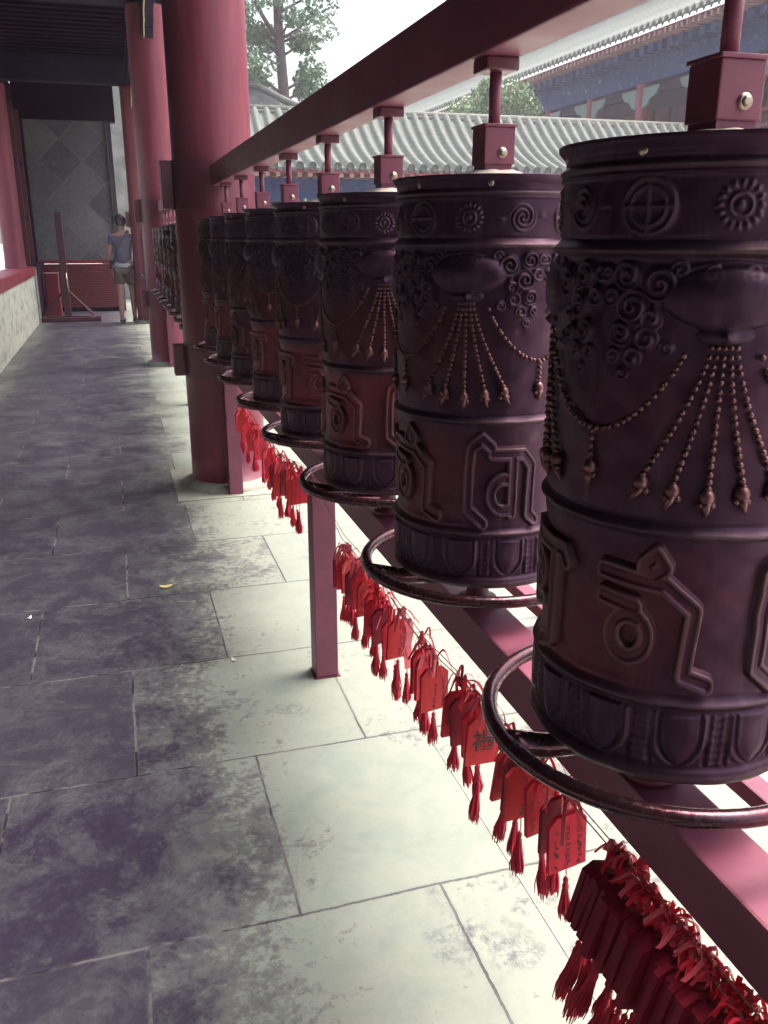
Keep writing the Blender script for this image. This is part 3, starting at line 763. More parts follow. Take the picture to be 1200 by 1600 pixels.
# ------------------------------------------------------------------ person walking away
def person(loc, rz):
    t = empty('person', loc, 'person from behind in grey T-shirt and khaki shorts with black shoulder strap', 'person', rz=rz)
    J = {'hip': (0, 0, .92, .125, .10), 'waist': (0, .0, 1.06, .125, .10), 'chest': (0, .01, 1.27, .15, .105), 'neckb': (0, 0, 1.42, .085, .07), 'neck': (0, .01, 1.48, .050, .05),
         'h0': (0, .03, 1.55, .065, .075), 'h1': (0, .035, 1.62, .075, .090), 'h2': (0, .03, 1.69, .055, .068),
         'shl': (-.155, 0, 1.385, .058, .055), 'ell': (-.225, -.03, 1.13, .040, .040), 'wrl': (-.215, .05, .90, .027, .026), 'hal': (-.205, .07, .82, .022, .034),
         'shr': (.155, 0, 1.385, .058, .055), 'elr': (.215, -.01, 1.14, .040, .040), 'wrr': (.14, .16, 1.00, .027, .026), 'har': (.11, .21, .97, .022, .03),
         'hl': (-.085, 0, .86, .088, .09), 'kl': (-.085, -.02, .48, .056, .056), 'cl': (-.085, -.05, .30, .052, .055), 'al': (-.085, -.09, .085, .033, .036), 'tl': (-.095, .03, .035, .036, .026),
         'hr': (.085, 0, .86, .088, .09), 'kr': (.09, .09, .49, .056, .056), 'cr': (.095, .06, .30, .052, .055), 'ar': (.10, .04, .08, .033, .036), 'tr': (.11, .17, .035, .036, .026)}
    E = [('hip', 'waist'), ('waist', 'chest'), ('chest', 'neckb'), ('neckb', 'neck'), ('neck', 'h0'), ('h0', 'h1'), ('h1', 'h2'), ('neckb', 'shl'), ('shl', 'ell'), ('ell', 'wrl'), ('wrl', 'hal'),
         ('neckb', 'shr'), ('shr', 'elr'), ('elr', 'wrr'), ('wrr', 'har'), ('hip', 'hl'), ('hl', 'kl'), ('kl', 'cl'), ('cl', 'al'), ('al', 'tl'), ('hip', 'hr'), ('hr', 'kr'), ('kr', 'cr'), ('cr', 'ar'), ('ar', 'tr')]
    # fingers
    for s, h in (('l', 'hal'), ('r', 'har')):
        hx, hy, hz = J[h][:3]
        for k in range(4):
            J['f%s%d' % (s, k)] = (hx-.004, hy-.02+k*.014, hz-.075+abs(k-1.5)*.008, .007, .007); E.append((h, 'f%s%d' % (s, k)))
        J['th'+s] = (hx, hy+.045, hz-.03, .008, .008); E.append((h, 'th'+s))
    def skin(name, keys, mat, grow=0., sub=2, parent=t):
        idx = {k: i for i, k in enumerate(keys)}
        me = bpy.data.meshes.new(name); me.from_pydata([J[k][:3] for k in keys], [(idx[a], idx[b]) for a, b in E if a in idx and b in idx], [])
        o = link(name, me, parent); me.materials.append(mat)
        md = o.modifiers.new('s', 'SKIN'); md.use_smooth_shade = True
        for k, i in idx.items():
            me.skin_vertices[0].data[i].radius = (J[k][3]+grow, J[k][4]+grow)
            me.skin_vertices[0].data[i].use_root = (i == 0)
        s2 = o.modifiers.new('d', 'SUBSURF'); s2.levels = sub; s2.render_levels = sub
        return o
    skin('body', list(J), M['skin'])
    J2 = dict(J)
    J['sleeveL'] = (-.195, -.015, 1.24, .056, .055); J['sleeveR'] = (.19, -.005, 1.24, .056, .055)
    E2 = [('shl', 'sleeveL'), ('shr', 'sleeveR')]; E.extend(E2)
    skin('shirt', ['hip', 'waist', 'chest', 'neckb', 'shl', 'sleeveL', 'shr', 'sleeveR'], M['shirt'], .020)
    b = MB(); b.lathe([(1.02, .905), (1.06, .91), (1.05, .965), (1.0, .97)], 32, m=Matrix.Diagonal((.158, .13, 1, 1))); b.build('shirt_hem', M['hem'], t)
    J['hl2'] = (-.087, -.008, .60, .082, .085); J['hr2'] = (.088, .05, .60, .082, .085); E.extend([('hl', 'hl2'), ('hr', 'hr2')])
    skin('shorts', ['hip', 'hl', 'hl2', 'hr', 'hr2'], M['shorts'], .014)
    b = MB(); b.sphere((0, .022, 1.645), .104, 20, 14, sc=(.86, 1.03, 1.05)); 
    me = b.mesh('hair', M['hair'])
    for v in me.vertices:
        n = math.sin(v.co.x*90)*math.sin(v.co.z*80)*math.sin(v.co.y*70); v.co += v.co.normalized()*n*.004
        if v.co.y > .06 and v.co.z < 1.66: v.co.y = .06
    link('hair', me, t)
    b = MB()
    for sx in (-1, 1): MB().sphere((sx*.083, .035, 1.605), .022, 8, 6, sc=(.4, .8, 1.2)).build('ear', M['skin'], t)
    b.sphere((0, .118, 1.60), .016, 8, 6); b.build('nose', M['skin'], t)
    b = MB(); pts = [(.10, .085, 1.44), (.085, -.02, 1.475), (.03, -.135, 1.33), (-.08, -.150, 1.14), (-.165, -.06, .98), (-.16, .08, 1.0), (0, .15, 1.2), (.10, .085, 1.44)]
    b.strip(pts, .065, (.5, 0, .8), .012); b.build('shoulder_strap', M['black'], t)
    b = MB(); b.box(-.225, -.165, -.10, .10, .88, 1.02, .025); b.build('bag', M['black'], t)
    for (a, sx) in (('al', -.088), ('ar', .103)):
        x, y = J[a][0], J[a][1]
        b = MB(); b.sphere((x, y+.055, .045), .062, 14, 8, sc=(.78, 2.1, .72)); 
        me = b.mesh('shoe', M['shoe'])
        for v in me.vertices: v.co.z = max(v.co.z, .006)
        link('shoe', me, t)
    return t
person((.20, 15.62, 0), R_(-14))

# ------------------------------------------------------------------ wish plaques
def board_mesh(mat, w=.060, h=.088, th=.0035):
    b = MB()
    o = [(-w/2, -h), (w/2, -h), (w/2, -.012), (w/2-.012, 0), (-w/2+.012, 0), (-w/2, -.012)]; n = len(o)
    vs = [(x, -th, z) for x, z in o]+[(x, th, z) for x, z in o]
    fs = [tuple(range(n)), tuple(range(n, 2*n))[::-1]]+[(i, i+n, (i+1) % n+n, (i+1) % n) for i in range(n)]
    b.add(vs, fs); return b.mesh('board', mat)
BOARDS = [board_mesh(M['plaque']), board_mesh(M['plaque2']), board_mesh(M['plaque3']), board_mesh(M['plaque3'], .062, .084, .0045)]
def tassel_mesh(seed, ln=.060, cord=.028):
    r = random.Random(seed); b = MB()
    b.tube([(0, 0, -.086), (.001, 0, -.088-cord*.5), (0, 0, -.088-cord)], .0009, 6)
    z0 = -.088-cord
    b.sphere((0, 0, z0), .0042, 8, 6, sc=(1, 1, 1.3)); b.lathe([(.0028, z0-.004), (.0048, z0-.009), (.0046, z0-.014)], 12)
    for k in range(46):
        a = r.random()*2*PI; rr = .0045*math.sqrt(r.random()); L = ln*(.86+.2*r.random()); sp = 1.9+r.random()*1.1
        x, y = rr*math.cos(a), rr*math.sin(a); j = (r.random()-.5)*.004
        b.tube([(x*.7, y*.7, z0-.010), (x*1.25+j*.3, y*1.25, z0-.010-L*.35), (x*sp*.9+j, y*sp*.9, z0-.010-L*.75), (x*sp*.8+j*1.5, y*sp*.8, z0-.010-L)], [.0012, .0013, .0012, .0006], 4, cap=False)
    return b.mesh('tassel', M['tassel'])
TASS = [tassel_mesh(s, .052+.004*s, .012+.010*(s % 3)) for s in range(6)]
def ribbon_mesh(seed, mat, short=False):
    r = random.Random(seed*31+5); b = MB()
    # loop up to the wire, and loose tails
    for sx in (-1, 1): b.strip([(sx*.004, 0, -.010), (sx*.006, -.003, .012), (sx*.003, 0, .028)], .0055, (1, .2, 0), .0007)
    for k in range(6):
        a = r.random()*2*PI; L = .014+.022*r.random(); lift = .010+.018*r.random(); c, s = math.cos(a), math.sin(a)
        droop = (-.012-.03*r.random()) if not short else -.004-.012*r.random()
        if short: L *= .8; lift *= .7
        L *= 1.25; cr = (r.random()-.5)*1.4
        pts = [(math.cos(a+cr*q)*L*q, math.sin(a+cr*q)*L*q, .016+lift*math.sin(q*PI*.9)*1.1+droop*q*q+.003*math.sin(q*9+a)) for q in (i/9 for i in range(10))]
        b.strip(pts, .0055, (-s, c, 1.2*(r.random()-.5)), .0006)
    b.sphere((0, 0, .014), .0055, 8, 6)
    return b.mesh('ribbon', mat)
RIBS = [ribbon_mesh(s, M['ribbon'] if s % 3 else M['ribbon2']) for s in range(7)]
RIBS_S = [ribbon_mesh(s+20, M['ribbon'] if s % 3 else M['ribbon2'], True) for s in range(7)]
def writing_mesh(seed, mat, cols=3):
    r = random.Random(seed); b = MB()
    for c in range(cols):
        x0 = .018-.018*c; z = -.018
        while z > -.078:
            g = .0062
            for k in range(r.randint(3, 5)):
                x, dz = x0+(r.random()-.5)*.006, -r.random()*g
                if r.random() < .55: b.box(x-.0028, x+.0028, -.0041, -.00355, z+dz-.0004, z+dz+.0004)
                else: b.box(x-.0004, x+.0004, -.0041, -.00355, z+dz-.0026, z+dz+.0022)
            z -= g*1.35
            if r.random() < .14: z -= .008
    return b.mesh('writing', mat)
WR = [writing_mesh(1, M['ink']), writing_mesh(2, M['ink'], 2), writing_mesh(3, M['gilt'])]
def glyph_text(ch, size, mat):
    cu = bpy.data.curves.new('char', 'FONT'); cu.body = ch; cu.size = size; cu.align_x = 'CENTER'; cu.align_y = 'CENTER'; cu.extrude = .0003; cu.offset = .0005
    o = bpy.data.objects.new('char', cu); COL.objects.link(o)
    dg = bpy.context.evaluated_depsgraph_get(); dg.update()
    me = bpy.data.meshes.new_from_object(o.evaluated_get(dg)); bpy.data.objects.remove(o)
    me.transform(Matrix.Translation((0, -.0042, -.045)) @ Matrix.Rotation(PI/2, 4, 'X')); me.materials.clear(); me.materials.append(mat); me.name = 'character'
    return me
FU = glyph_text('福', .042, M['ink'])

def wire_z(y):   # height of the wire under the rail
    k = [(-1.0, .690), (.10, .676), (.80, .686), (.95, .684), (1.2, .664), (1.45, .640), (1.75, .652), (2.10, .640), (2.45, .700), (2.62, .700), (3.0, .64), (3.6, .65), (4.2, .66), (4.74, .69), (5.3, .69), (10, .69)]
    for (a, za), (c, zc) in zip(k[:-1], k[1:]):
        if a <= y <= c: return za+(zc-za)*(y-a)/(c-a)
    return .69
for nm, y0, y1, dx, lab in (('hanging_wire', -1.0, 2.50, 0, 'thin wire under the near bottom rail, carrying the red plaques nearest the camera'),
                            ('hanging_wire', 2.62, 4.74, 0, 'thin wire strung between the red floor post and the big column'),
                            ('hanging_wire', 5.42, 10.0, 0, 'thin wire strung beyond the nearest big column')):
    b = MB(); n = 60
    b.tube([(.520+dx+.003*math.sin(i*.7), y0+(y1-y0)*i/n, wire_z(y0+(y1-y0)*i/n)) for i in range(n+1)], .0010, 6)
    b.tube([(.526+dx+.002*math.sin(i*.5+1), y0+(y1-y0)*i/n, wire_z(y0+(y1-y0)*i/n)+.005+.003*math.sin(i*.3)) for i in range(n+1)], .0009, 6)
    tag(b.build(nm, M['wire']), lab, 'wire')

CL = []   # (cluster text, group, list of y, yaw spread, material pick)
def cluster(text, group, ys, yaw, mats, twist=0., special=None, drop=0, lean=0.):
    n = len(ys)
    for i, y in enumerate(ys):
        r = random.Random(int(y*1000)+i)
        z = wire_z(y)-.024-drop*r.random()
        lab = '%s red wish plaque from the near end of %s' % (ORD[i].replace('nearest', 'first'), text)
        o = empty('wish_plaque', (.522+r.uniform(-.006, .006), y, z), lab, 'plaque', group)
        o.rotation_euler = (r.uniform(-.10, .10)*(.2 if lean else 1), lean+r.uniform(-.07, .07), twist+r.uniform(-yaw, yaw))
        mi = mats[i % len(mats)]
        link('board', BOARDS[mi], o)
        link('ribbon', (RIBS_S if lean else RIBS)[r.randrange(7)], o, rz=r.uniform(0, 6.28))
        link('tassel', TASS[r.randrange(6)], o, rz=r.uniform(0, 6.28))
        if special and i in special: link('character', special[i], o)
        elif not lean: link('writing', WR[(i+mi) % 3], o)
ysA = [.425+.0101*i for i in range(35)]
cluster('the dense stack at bottom right', 'plaques packed together at the bottom right', ysA, .03, [3], twist=.04, lean=.30)
cluster('the bunch under the nearest guard ring', 'plaques under the nearest guard ring', [.868, .905, .955, .990, 1.015, 1.040], .12, [0, 2, 0, 1, 2, 0], twist=.12)
cluster('the bunch left of the nearest ring', 'plaques left of the nearest guard ring', [1.155, 1.185, 1.235, 1.262], .15, [1, 0, 2, 0], twist=.15, special={0: FU})
cluster('the trio midway between two rings', 'plaques between two guard rings', [1.375, 1.435, 1.47], .3, [1, 0, 0], twist=.35)
cluster('the bunch below the second ring', 'plaques under the second guard ring', [1.60, 1.66, 1.715, 1.765, 1.80, 1.85, 1.905, 1.95, 2.01, 2.05, 2.11], .35, [1, 0, 2, 0, 0, 1, 0, 2], twist=.2, drop=.035)
cluster('the bunch left of the floor post', 'plaques between the floor post and the big column', [2.68, 2.74, 2.80, 2.85, 2.92, 2.98, 3.04, 3.12, 3.20, 3.28], .35, [0, 1, 0, 2], twist=.2, drop=.03)
cluster('the bunch beside the big column', 'plaques beside the big column', [3.48, 3.58, 3.70, 3.80, 3.92, 4.04], .35, [0, 1, 0], twist=.2, drop=.03)
cluster('the few behind the big column', 'plaques behind the big column', [5.75, 5.95, 6.2], .3, [1, 0, 1], twist=.2)
# long tied ribbon hanging on its own with a dusky pink strip
t = empty('tied_ribbon', (.522, 1.555, wire_z(1.555)), 'long dusky pink ribbon with a small tassel, hanging between bunches of plaques', 'ribbon')
b = MB(); b.strip([(0, 0, 0), (.006, -.004, -.03), (0, 0, -.07), (.004, 0, -.115)], .018, (1, .3, 0), .001); b.strip([(0.006, 0, 0), (-.01, -.004, -.03), (-.003, 0, -.09)], .008, (1, -.3, 0), .001); b.build('strip', M['ribbon2'], t)
link('tassel', TASS[1], t, loc=(0, 0, -.02))

# pale string lying on the floor under the rail, scraps
b = MB(); b.tube([(.768+.003*math.sin(i*.35), -.5+5.2*i/50, .0022) for i in range(51)], .0011, 6); tag(b.build('string', M['string']), 'thin pale string stretched along the floor under the frame', 'string')
for i, (x, y, m, l) in enumerate(((.10, 3.47, 'leaf', 'small yellowish leaf lying on the paving, mid distance'), (-.42, 3.30, 'petal', 'tiny white scrap on the dark paving near the left edge'), (.285, 2.725, 'petal', 'small white chip at a paving joint left of the floor post'))):
    b = MB(); n = 10; s = .028 if m == 'leaf' else .012
    vs = [(s*math.cos(2*PI*k/n), .45*s*math.sin(2*PI*k/n), .002+.004*math.cos(4*PI*k/n)) for k in range(n)]+[(s*.98*math.cos(2*PI*k/n), .44*s*math.sin(2*PI*k/n), .0035+.004*math.cos(4*PI*k/n)) for k in range(n)]
    b.add(vs, [tuple(range(n))[::-1], tuple(range(n, 2*n))]+[(k, (k+1) % n, (k+1) % n+n, k+n) for k in range(n)])
    o = b.build('fallen_leaf' if m == 'leaf' else 'paper_scrap', M[m]); o.location = (x, y, .004); o.rotation_euler.z = i*1.1; tag(o, l, 'litter')

# ------------------------------------------------------------------ ribbed tile roofs
def ribbed(x0, x1, prof, sp, rr, T=None, axis='X'):
    """prof: (depth, z) from eave to ridge; ribs every sp along axis"""
    n = int((x1-x0)/sp); per = 10; vs = []; fs = []; cols = n*per+1
    P = []
    for i in range(len(prof)-1):
        for k in range(3): P.append((prof[i][0]+(prof[i+1][0]-prof[i][0])*k/3, prof[i][1]+(prof[i+1][1]-prof[i][1])*k/3))
    P.append(prof[-1])
    for (d, z) in P:
        for c in range(cols):
            ph = (c % per)/per; x = x0+(c/per)*sp; q = abs(ph-.5)*sp
            h = math.sqrt(max(0, rr*rr-q*q))*1.35 if q < rr else -.05*math.sin((q-rr)/(sp/2-rr)*PI/2)
            vs.append((x, d, z+h) if axis == 'X' else (d, x, z+h))
    L = len(P)
    for i in range(L-1):
        for c in range(cols-1): fs.append((i*cols+c, i*cols+c+1, (i+1)*cols+c+1, (i+1)*cols+c))
    b = MB(); b.add(vs, fs, False, T); b.sm = [True]*len(b.f); return b
# low cloister opposite, roof of grey tube tiles
t = empty('cloister', (8, 23, -.45), 'low building across the courtyard with curved grey tiled roof and blue painted beam', 'building'); T = Matrix.Translation((-8, -23, .45))
prof = [(21.0, 2.93), (21.5, 3.10), (22.0, 3.32), (22.5, 3.60), (23.0, 3.95), (23.45, 4.36)]
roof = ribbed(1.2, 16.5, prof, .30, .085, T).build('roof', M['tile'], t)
b = MB(); b.box(1.1, 16.6, 23.45, 23.95, 3.4, 4.42, .05, T)
b.tube([(1.1, 23.7, 4.44), (16.6, 23.7, 4.44)], .11, 12, m=T); b.build('ridge', M['ridge'], roof)
b = MB(); b.add([(1.2, 23.95, 4.3), (16.5, 23.95, 4.3), (16.5, 26.4, 2.95), (1.2, 26.4, 2.95), (1.2, 23.95, 4.1), (16.5, 23.95, 4.1), (16.5, 26.4, 2.8), (1.2, 26.4, 2.8)],
    [(0, 1, 2, 3), (4, 7, 6, 5), (0, 3, 7, 4), (1, 5, 6, 2), (3, 2, 6, 7), (0, 4, 5, 1)], False, T); b.build('rear_roof', M['tile'], roof)
b = MB()
for i in range(51):
    x = 1.35+.30*i
    b.lathe([(.001, 0), (.088, 0), (.09, .03)], 12, m=T @ Matrix.Translation((x, 20.99, 2.95)) @ Matrix.Rotation(-PI/2, 4, 'X') @ Matrix.Scale(-1, 4, (0, 0, 1)))
    vs = [(x+.06, 20.985, 2.91), (x+.24, 20.985, 2.91), (x+.15, 20.985, 2.80), (x+.06, 21.01, 2.91), (x+.24, 21.01, 2.91), (x+.15, 21.01, 2.80)]
    b.add(vs, [(0, 2, 1), (3, 4, 5), (0, 1, 4, 3), (1, 2, 5, 4), (2, 0, 3, 5)], False, T)
b.build('eave_tiles', M['ridge'], roof)
b = MB()
for i in range(60): b.box(1.3+.25*i, 1.4+.25*i, 21.05, 22.2, 2.72, 2.80, 0, T)
b.build('rafter_ends', M['rafter'], t)
MB().box(1.2, 16.5, 21.03, 24, 2.801, 2.86, 0, T).build('eave_board', M['hallcol'], t)
MB().box(1.2, 16.5, 21.75, 21.95, 2.20, 2.715, .01, T).build('painted_beam', M['paint'], t)
MB().box(1.2, 16.5, 23.2, 23.5, -.45, 2.79, 0, T).build('wall', M['hallwall'], t)
for i in range(6):
    b = MB(); x = 1.8+2.75*i; b.lathe([(.15, -.45), (.145, 2.199)], 20, m=T @ Matrix.Translation((x, 21.85, 0))); b.build('column', M['hallcol'], t)
for i in range(5):
    x = 1.8+2.75*i; MB().box(x+.4, x+2.35, 23.15, 23.198, .5, 2.1, 0, T).build('window', M['lattice'], t)
MB().box(1.2, 16.5, 21.3, 23.2, -.45, -.05, 0, T).build('plinth', M['stone'], t)

# roof further back with a curved gable hip
t = empty('rear_pavilion', (6, 33, -.45), 'grey roof with sweeping curved hip rising behind the tiled building by the column', 'building'); T = Matrix.Translation((-6, -33, .45))
prof = [(31.0, 4.55), (31.8, 4.85), (32.6, 5.25), (33.4, 5.8)]
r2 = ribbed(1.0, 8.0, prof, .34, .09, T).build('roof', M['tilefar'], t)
b = MB(); b.tube([(8.2, 31.0, 5.15), (7.2, 31.6, 5.40), (6.3, 32.4, 5.85), (5.4, 33.3, 6.45), (1.0, 33.4, 6.5)], .12, 8, m=T); b.build('hip_ridge', M['ridge'], r2)
b = MB(); b.add([(1.0, 33.4, 5.2), (8.0, 33.4, 5.2), (5.4, 33.4, 6.4), (1.0, 33.4, 6.4), (1.0, 33.7, 5.2), (8.0, 33.7, 5.2), (5.4, 33.7, 6.4), (1.0, 33.7, 6.4)], [(0, 1, 2, 3), (4, 7, 6, 5), (0, 4, 5, 1), (1, 5, 6, 2), (2, 6, 7, 3)], False, T); b.build('gable', M['greywall'], t)
MB().box(1.2, 7.8, 32, 36, -.45, 4.5, 0, T).build('wall', M['greywall'], t)

# two storey hall on the right
t = empty('temple_hall', (20, 30, -.45), 'large two storey hall with red columns and blue painted beams, upper right', 'building'); T = Matrix.Translation((-20, -30, .45))
prof = [(18.0, 8.15), (19.2, 8.55), (20.4, 9.05), (21.8, 9.75), (23.2, 10.65), (24.2, 11.45)]
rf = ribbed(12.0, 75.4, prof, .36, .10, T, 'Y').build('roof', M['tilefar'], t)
b = MB(); b.box(24.1, 24.7, 12, 75.4, 10.9, 12.0, .06, T); b.tube([(18.0, 75.3, 8.35), (20.4, 75.3, 9.12), (22.4, 75.3, 10.15), (24.3, 75.3, 11.5)], .09, 8, m=T); b.build('ridge', M['ridge'], rf)
b = MB()
for i in range(176):
    y = 12.18+.36*i
    b.lathe([(.001, 0), (.105, 0), (.108, .04)], 10, m=T @ Matrix.Translation((17.99, y, 8.17)) @ Matrix.Rotation(PI/2, 4, 'Y'))
    vs = [(17.985, y+.07, 8.12), (17.985, y+.29, 8.12), (17.985, y+.18, 7.97), (18.01, y+.07, 8.12), (18.01, y+.29, 8.12), (18.01, y+.18, 7.97)]
    b.add(vs, [(0, 1, 2), (3, 5, 4), (0, 3, 4, 1), (1, 4, 5, 2), (2, 5, 3, 0)], False, T)
b.build('eave_tiles', M['ridge'], rf)
b = MB()
for i in range(208): b.box(18.15, 19.6, 12.1+.303*i, 12.22+.303*i, 7.80, 7.95, 0, T)
b.build('rafter_ends', M['rafter'], t)
MB().box(18.12, 24.6, 12, 75.3, 7.952, 7.99, 0, T).build('soffit', M['hallcol'], t)
b = MB()
for i in range(110): b.box(18.6, 19.3, 12.15+.57*i, 12.45+.57*i, 7.50, 7.795, .02, T)
b.build('bracket_sets', M['paint'], t)
MB().box(19.35, 19.65, 12, 75.0, 6.75, 7.79, .02, T).build('painted_beam', M['paint'], t)
b = MB(); b.box(19.40, 19.6, 12, 75.0, 6.35, 6.62, .02, T); b.build('lower_beam', M['paintdark'], t)
for i in range(17):
    y = 71.7-3.7*i
    b = MB(); b.lathe([(.27, -.45), (.25, 6.74)], 24, m=T @ Matrix.Translation((19.5, y, 0))); c = b.build('column', M['hallcol'], t)
    for sy in (-1, 1):
        b = MB(); pts = [(0, 5.9), (.3, 6.0), (.45, 6.2), (.8, 6.3), (1.0, 6.5), (1.0, 6.6), (0, 6.6)]; n = len(pts)
        vs = [(x, y+sy*(.22+d), z) for x in (19.32, 19.39) for d, z in pts]
        b.add(vs, [tuple(range(n)), tuple(range(n, 2*n))[::-1]]+[(k, (k+1) % n, (k+1) % n+n, k+n) for k in range(n)], False, T); b.build('corner_bracket', M['bracket'], c)
MB().box(21.0, 21.3, 12, 75.0, -.45, 7.95, 0, T).build('wall', M['hallwall'], t)
for i in range(16):
    y = 71.7-3.7*i
    for k in range(3):
        o = MB().box(20.93, 20.998, y-3.3+k*1.1, y-3.3+k*1.1+.9, 3.6, 6.1, .02, T).build('door_leaf', M['lattice'], t)
b = MB()
for z in (4.15, 4.6, 5.05): b.box(19.42, 19.5, 12, 74.9, z, z+.09, 0, T)
for i in range(139): b.box(19.43, 19.49, 12.1+.45*i, 12.16+.45*i, 3.7, 5.05, 0, T)
b.build('balustrade', M['hallcol'], t)
MB().box(18.9, 21.0, 12, 75.0, 3.3, 3.69, .03, T).build('balcony', M['stone'], t)

# ------------------------------------------------------------------ trees
def leaf_cloud(clumps, n, size, seed, flat=.6):
    r = np.random.RandomState(seed); b = MB()
    for (cx, cy, cz, rad, k) in clumps:
        m = int(n*k)
        d = r.normal(size=(m, 3)); d /= np.linalg.norm(d, axis=1)[:, None]
        q = rad*r.uniform(.25, 1.0, m)**.55
        P = d*q[:, None]*np.array([1, 1, flat])+np.array([cx, cy, cz])
        for p in P:
            a = r.normal(size=3); a /= np.linalg.norm(a); c = np.cross(a, r.normal(size=3)); c /= np.linalg.norm(c)
            s = size*r.uniform(.6, 1.4); u = a*s; w = c*s*.55
            b.add([tuple(p-u), tuple(p+w), tuple(p+u), tuple(p-w)], [(0, 1, 2, 3)])
    return b
t = empty('cypress_tree', (6.65, 34.5, -.45), 'tall sparse dark-trunked tree behind the tiled roof, right of the big column', 'tree'); T = Matrix.Translation((-6.65, -34.5, .45))
b = MB(); trunk = [(6.70, 34.5, -.45), (6.68, 34.5, 4), (6.62, 34.5, 6.4), (6.50, 34.5, 8.6), (6.45, 34.4, 10.6), (6.3, 34.5, 13.2), (6.3, 34.5, 15)]
b.tube(trunk, [.30, .24, .20, .17, .13, .08, .03], 10, m=T)
limbs = []; rr = random.Random(4)
for i in range(26):
    f = rr.random(); z = 5.6+f*8.5; a = rr.random()*2*PI; L = (2.1-.9*f)*(.5+.6*rr.random())
    x0 = 6.62-.25*f; p0 = (x0, 34.5, z); p1 = (x0+math.cos(a)*L*.5, 34.5+math.sin(a)*L*.5, z+.35); p2 = (x0+math.cos(a)*L, 34.5+math.sin(a)*L, z+.5+.5*rr.random())
    b.tube([p0, p1, p2], [.06, .04, .015], 6, m=T); limbs.append(p2)
    if rr.random() < .5: limbs.append(((p1[0]+p2[0])/2, (p1[1]+p2[1])/2, (p1[2]+p2[2])/2+.2))
b.tube([(6.55, 34.5, 8.0), (5.9, 34.4, 8.9), (5.3, 34.3, 10.2), (4.9, 34.3, 12.)], [.10, .08, .06, .03], 8, m=T)
limbs += [(5.5, 34.3, 9.4), (5.1, 34.3, 10.8), (4.9, 34.3, 12.2), (5.3, 34.3, 12.6)]
b.build('trunk', M['bark'], t)
cl = [(x, y, z, rr.uniform(.45, .85), 1) for (x, y, z) in limbs]+[(6.3, 34.5, 14.5+k, 1.0, 1.2) for k in range(2)]
b = leaf_cloud(cl, 250, .080, 11, .7); b.v = [(x-6.65, y-34.5, z+.45) for x, y, z in b.v]; b.build('crown', M['leafA'], t)
t = empty('broadleaf_tree', (15, 35, -.45), 'light green bushy tree rising above the tiled roof beside the hall', 'tree'); T = Matrix.Translation((-15, -35, .45))
b = MB(); b.tube([(15.2, 35, -.45), (15.1, 35, 3), (15.3, 35, 5.5)], [.22, .17, .08], 8, m=T)
cl = []
for i in range(22):
    a = rr.random()*2*PI; q = rr.random(); x, y, z = 15.0+math.cos(a)*2.1*q, 35+math.sin(a)*1.6*q, 6.0+rr.uniform(-1.5, 1.3)*(1-q*.5)+.35*math.cos(a)*q
    cl.append((x, y, z, rr.uniform(.5, .9), 1)); b.tube([(15.1, 35, 3.4), (x, y, z)], [.06, .02], 5, m=T)
b.build('trunk', M['bark'], t)
b = leaf_cloud(cl, 420, .075, 12, .8); b.v = [(x-15, y-35, z+.45) for x, y, z in b.v]; b.build('crown', M['leafB'], t)
t = empty('shrub', (3.9, 18.6, -.45), 'small pale shrub in the courtyard glimpsed between the hanger blocks', 'shrub')
b = MB(); b.tube([(0, 0, 0), (0, 0, 1.9)], [.05, .03], 6); b.build('stem', M['bark'], t)
b = leaf_cloud([(0, 0, 2.2, .42, 1), (.2, .1, 1.7, .4, 1), (-.2, 0, 1.6, .4, 1)], 420, .05, 13, .9); b.build('foliage', M['leafB'], t)

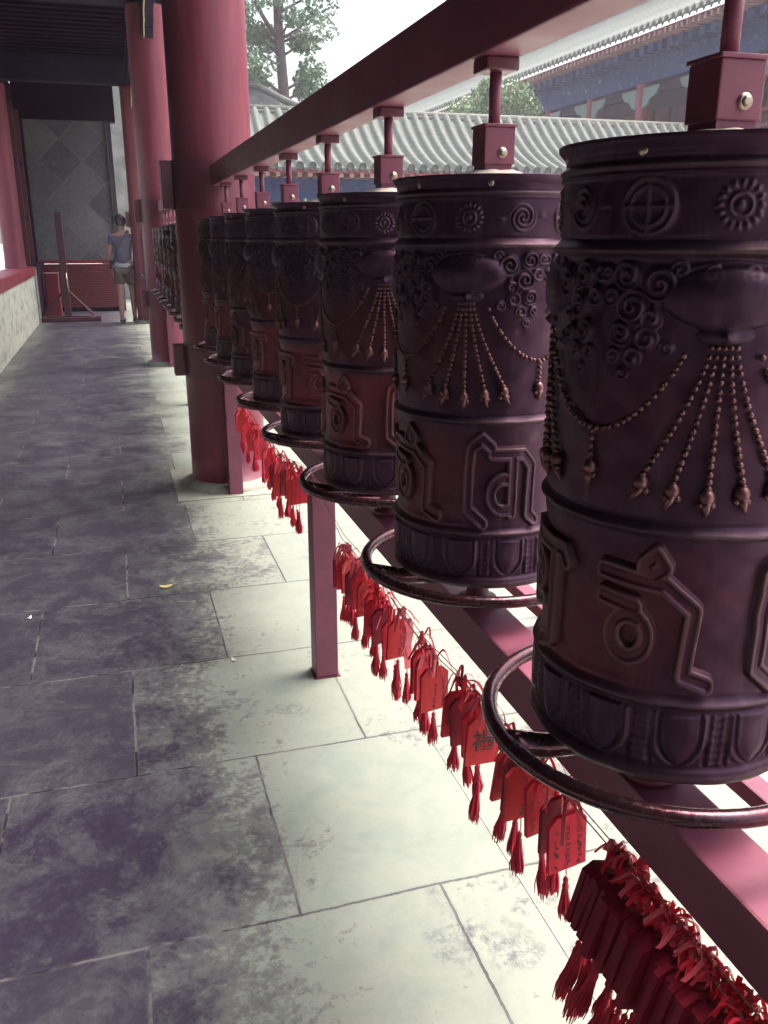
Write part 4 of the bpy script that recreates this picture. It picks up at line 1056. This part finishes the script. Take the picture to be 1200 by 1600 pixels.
# ------------------------------------------------------------------ haze volume added to lift the blacks and pale the distance
hz = bpy.data.materials.new('lift_haze'); hz.use_nodes = True; hn = hz.node_tree; hn.nodes.remove(hn.nodes['Principled BSDF'])
pv = hn.nodes.new('ShaderNodeVolumePrincipled'); pv.inputs['Color'].default_value = (.93, .88, 1, 1); pv.inputs['Density'].default_value = .0018; pv.inputs['Anisotropy'].default_value = .2
hn.links.new(pv.outputs[0], hn.nodes['Material Output'].inputs['Volume'])
tag(MB().box(-152, 152, -62, 242, -1.5, 18.0).build('haze', hz), kind='stuff')

# ------------------------------------------------------------------ camera
H = 1.4; f = 1350.; cx, cy = 600., 800.; vp = (170., 369.)
p = math.atan((cy-vp[1])/f); up = Vector((0, math.cos(p), math.sin(p)))
d = Vector(((vp[0]-cx)/f, -(vp[1]-cy)/f, -1)).normalized(); d = (d-up*d.dot(up)).normalized(); r = d.cross(up)
rot = Matrix((r, d, up))
cam = bpy.data.cameras.new('camera'); co = bpy.data.objects.new('camera', cam); COL.objects.link(co)
co.matrix_world = Matrix.Translation((0, 0, H)) @ rot.to_4x4()
cam.sensor_fit = 'HORIZONTAL'; cam.sensor_width = 36; cam.lens = f/1200*36; cam.clip_start = .02; cam.clip_end = 1000
S.camera = co

# ------------------------------------------------------------------ light
SUN_EL, SUN_AZ = 70., 12.      # azimuth from +X towards +Y
w = bpy.data.worlds.new('World'); S.world = w; w.use_nodes = True
nt = w.node_tree; sky = nt.nodes.new('ShaderNodeTexSky'); sky.sky_type = 'NISHITA'; sky.sun_disc = False
sky.sun_elevation = R_(SUN_EL); sky.sun_rotation = R_(90-SUN_AZ); sky.air_density = 1.3; sky.dust_density = 10.0; sky.ozone_density = 1.0
bg = nt.nodes['Background']; nt.links.new(sky.outputs[0], bg.inputs[0]); bg.inputs[1].default_value = .15
sun = bpy.data.lights.new('sun', 'SUN'); so = bpy.data.objects.new('sun', sun); COL.objects.link(so)
sun.energy = .75; sun.angle = R_(18); sun.color = (1, .98, .92)
dv = Vector((math.cos(R_(SUN_EL))*math.cos(R_(SUN_AZ)), math.cos(R_(SUN_EL))*math.sin(R_(SUN_AZ)), math.sin(R_(SUN_EL))))
so.rotation_euler = dv.to_track_quat('Z', 'Y').to_euler()
S.view_settings.view_transform = 'Standard'; S.view_settings.look = 'None'; S.view_settings.exposure = 2.0; S.view_settings.gamma = 1
S.cycles.max_bounces = 8; S.cycles.diffuse_bounces = 5
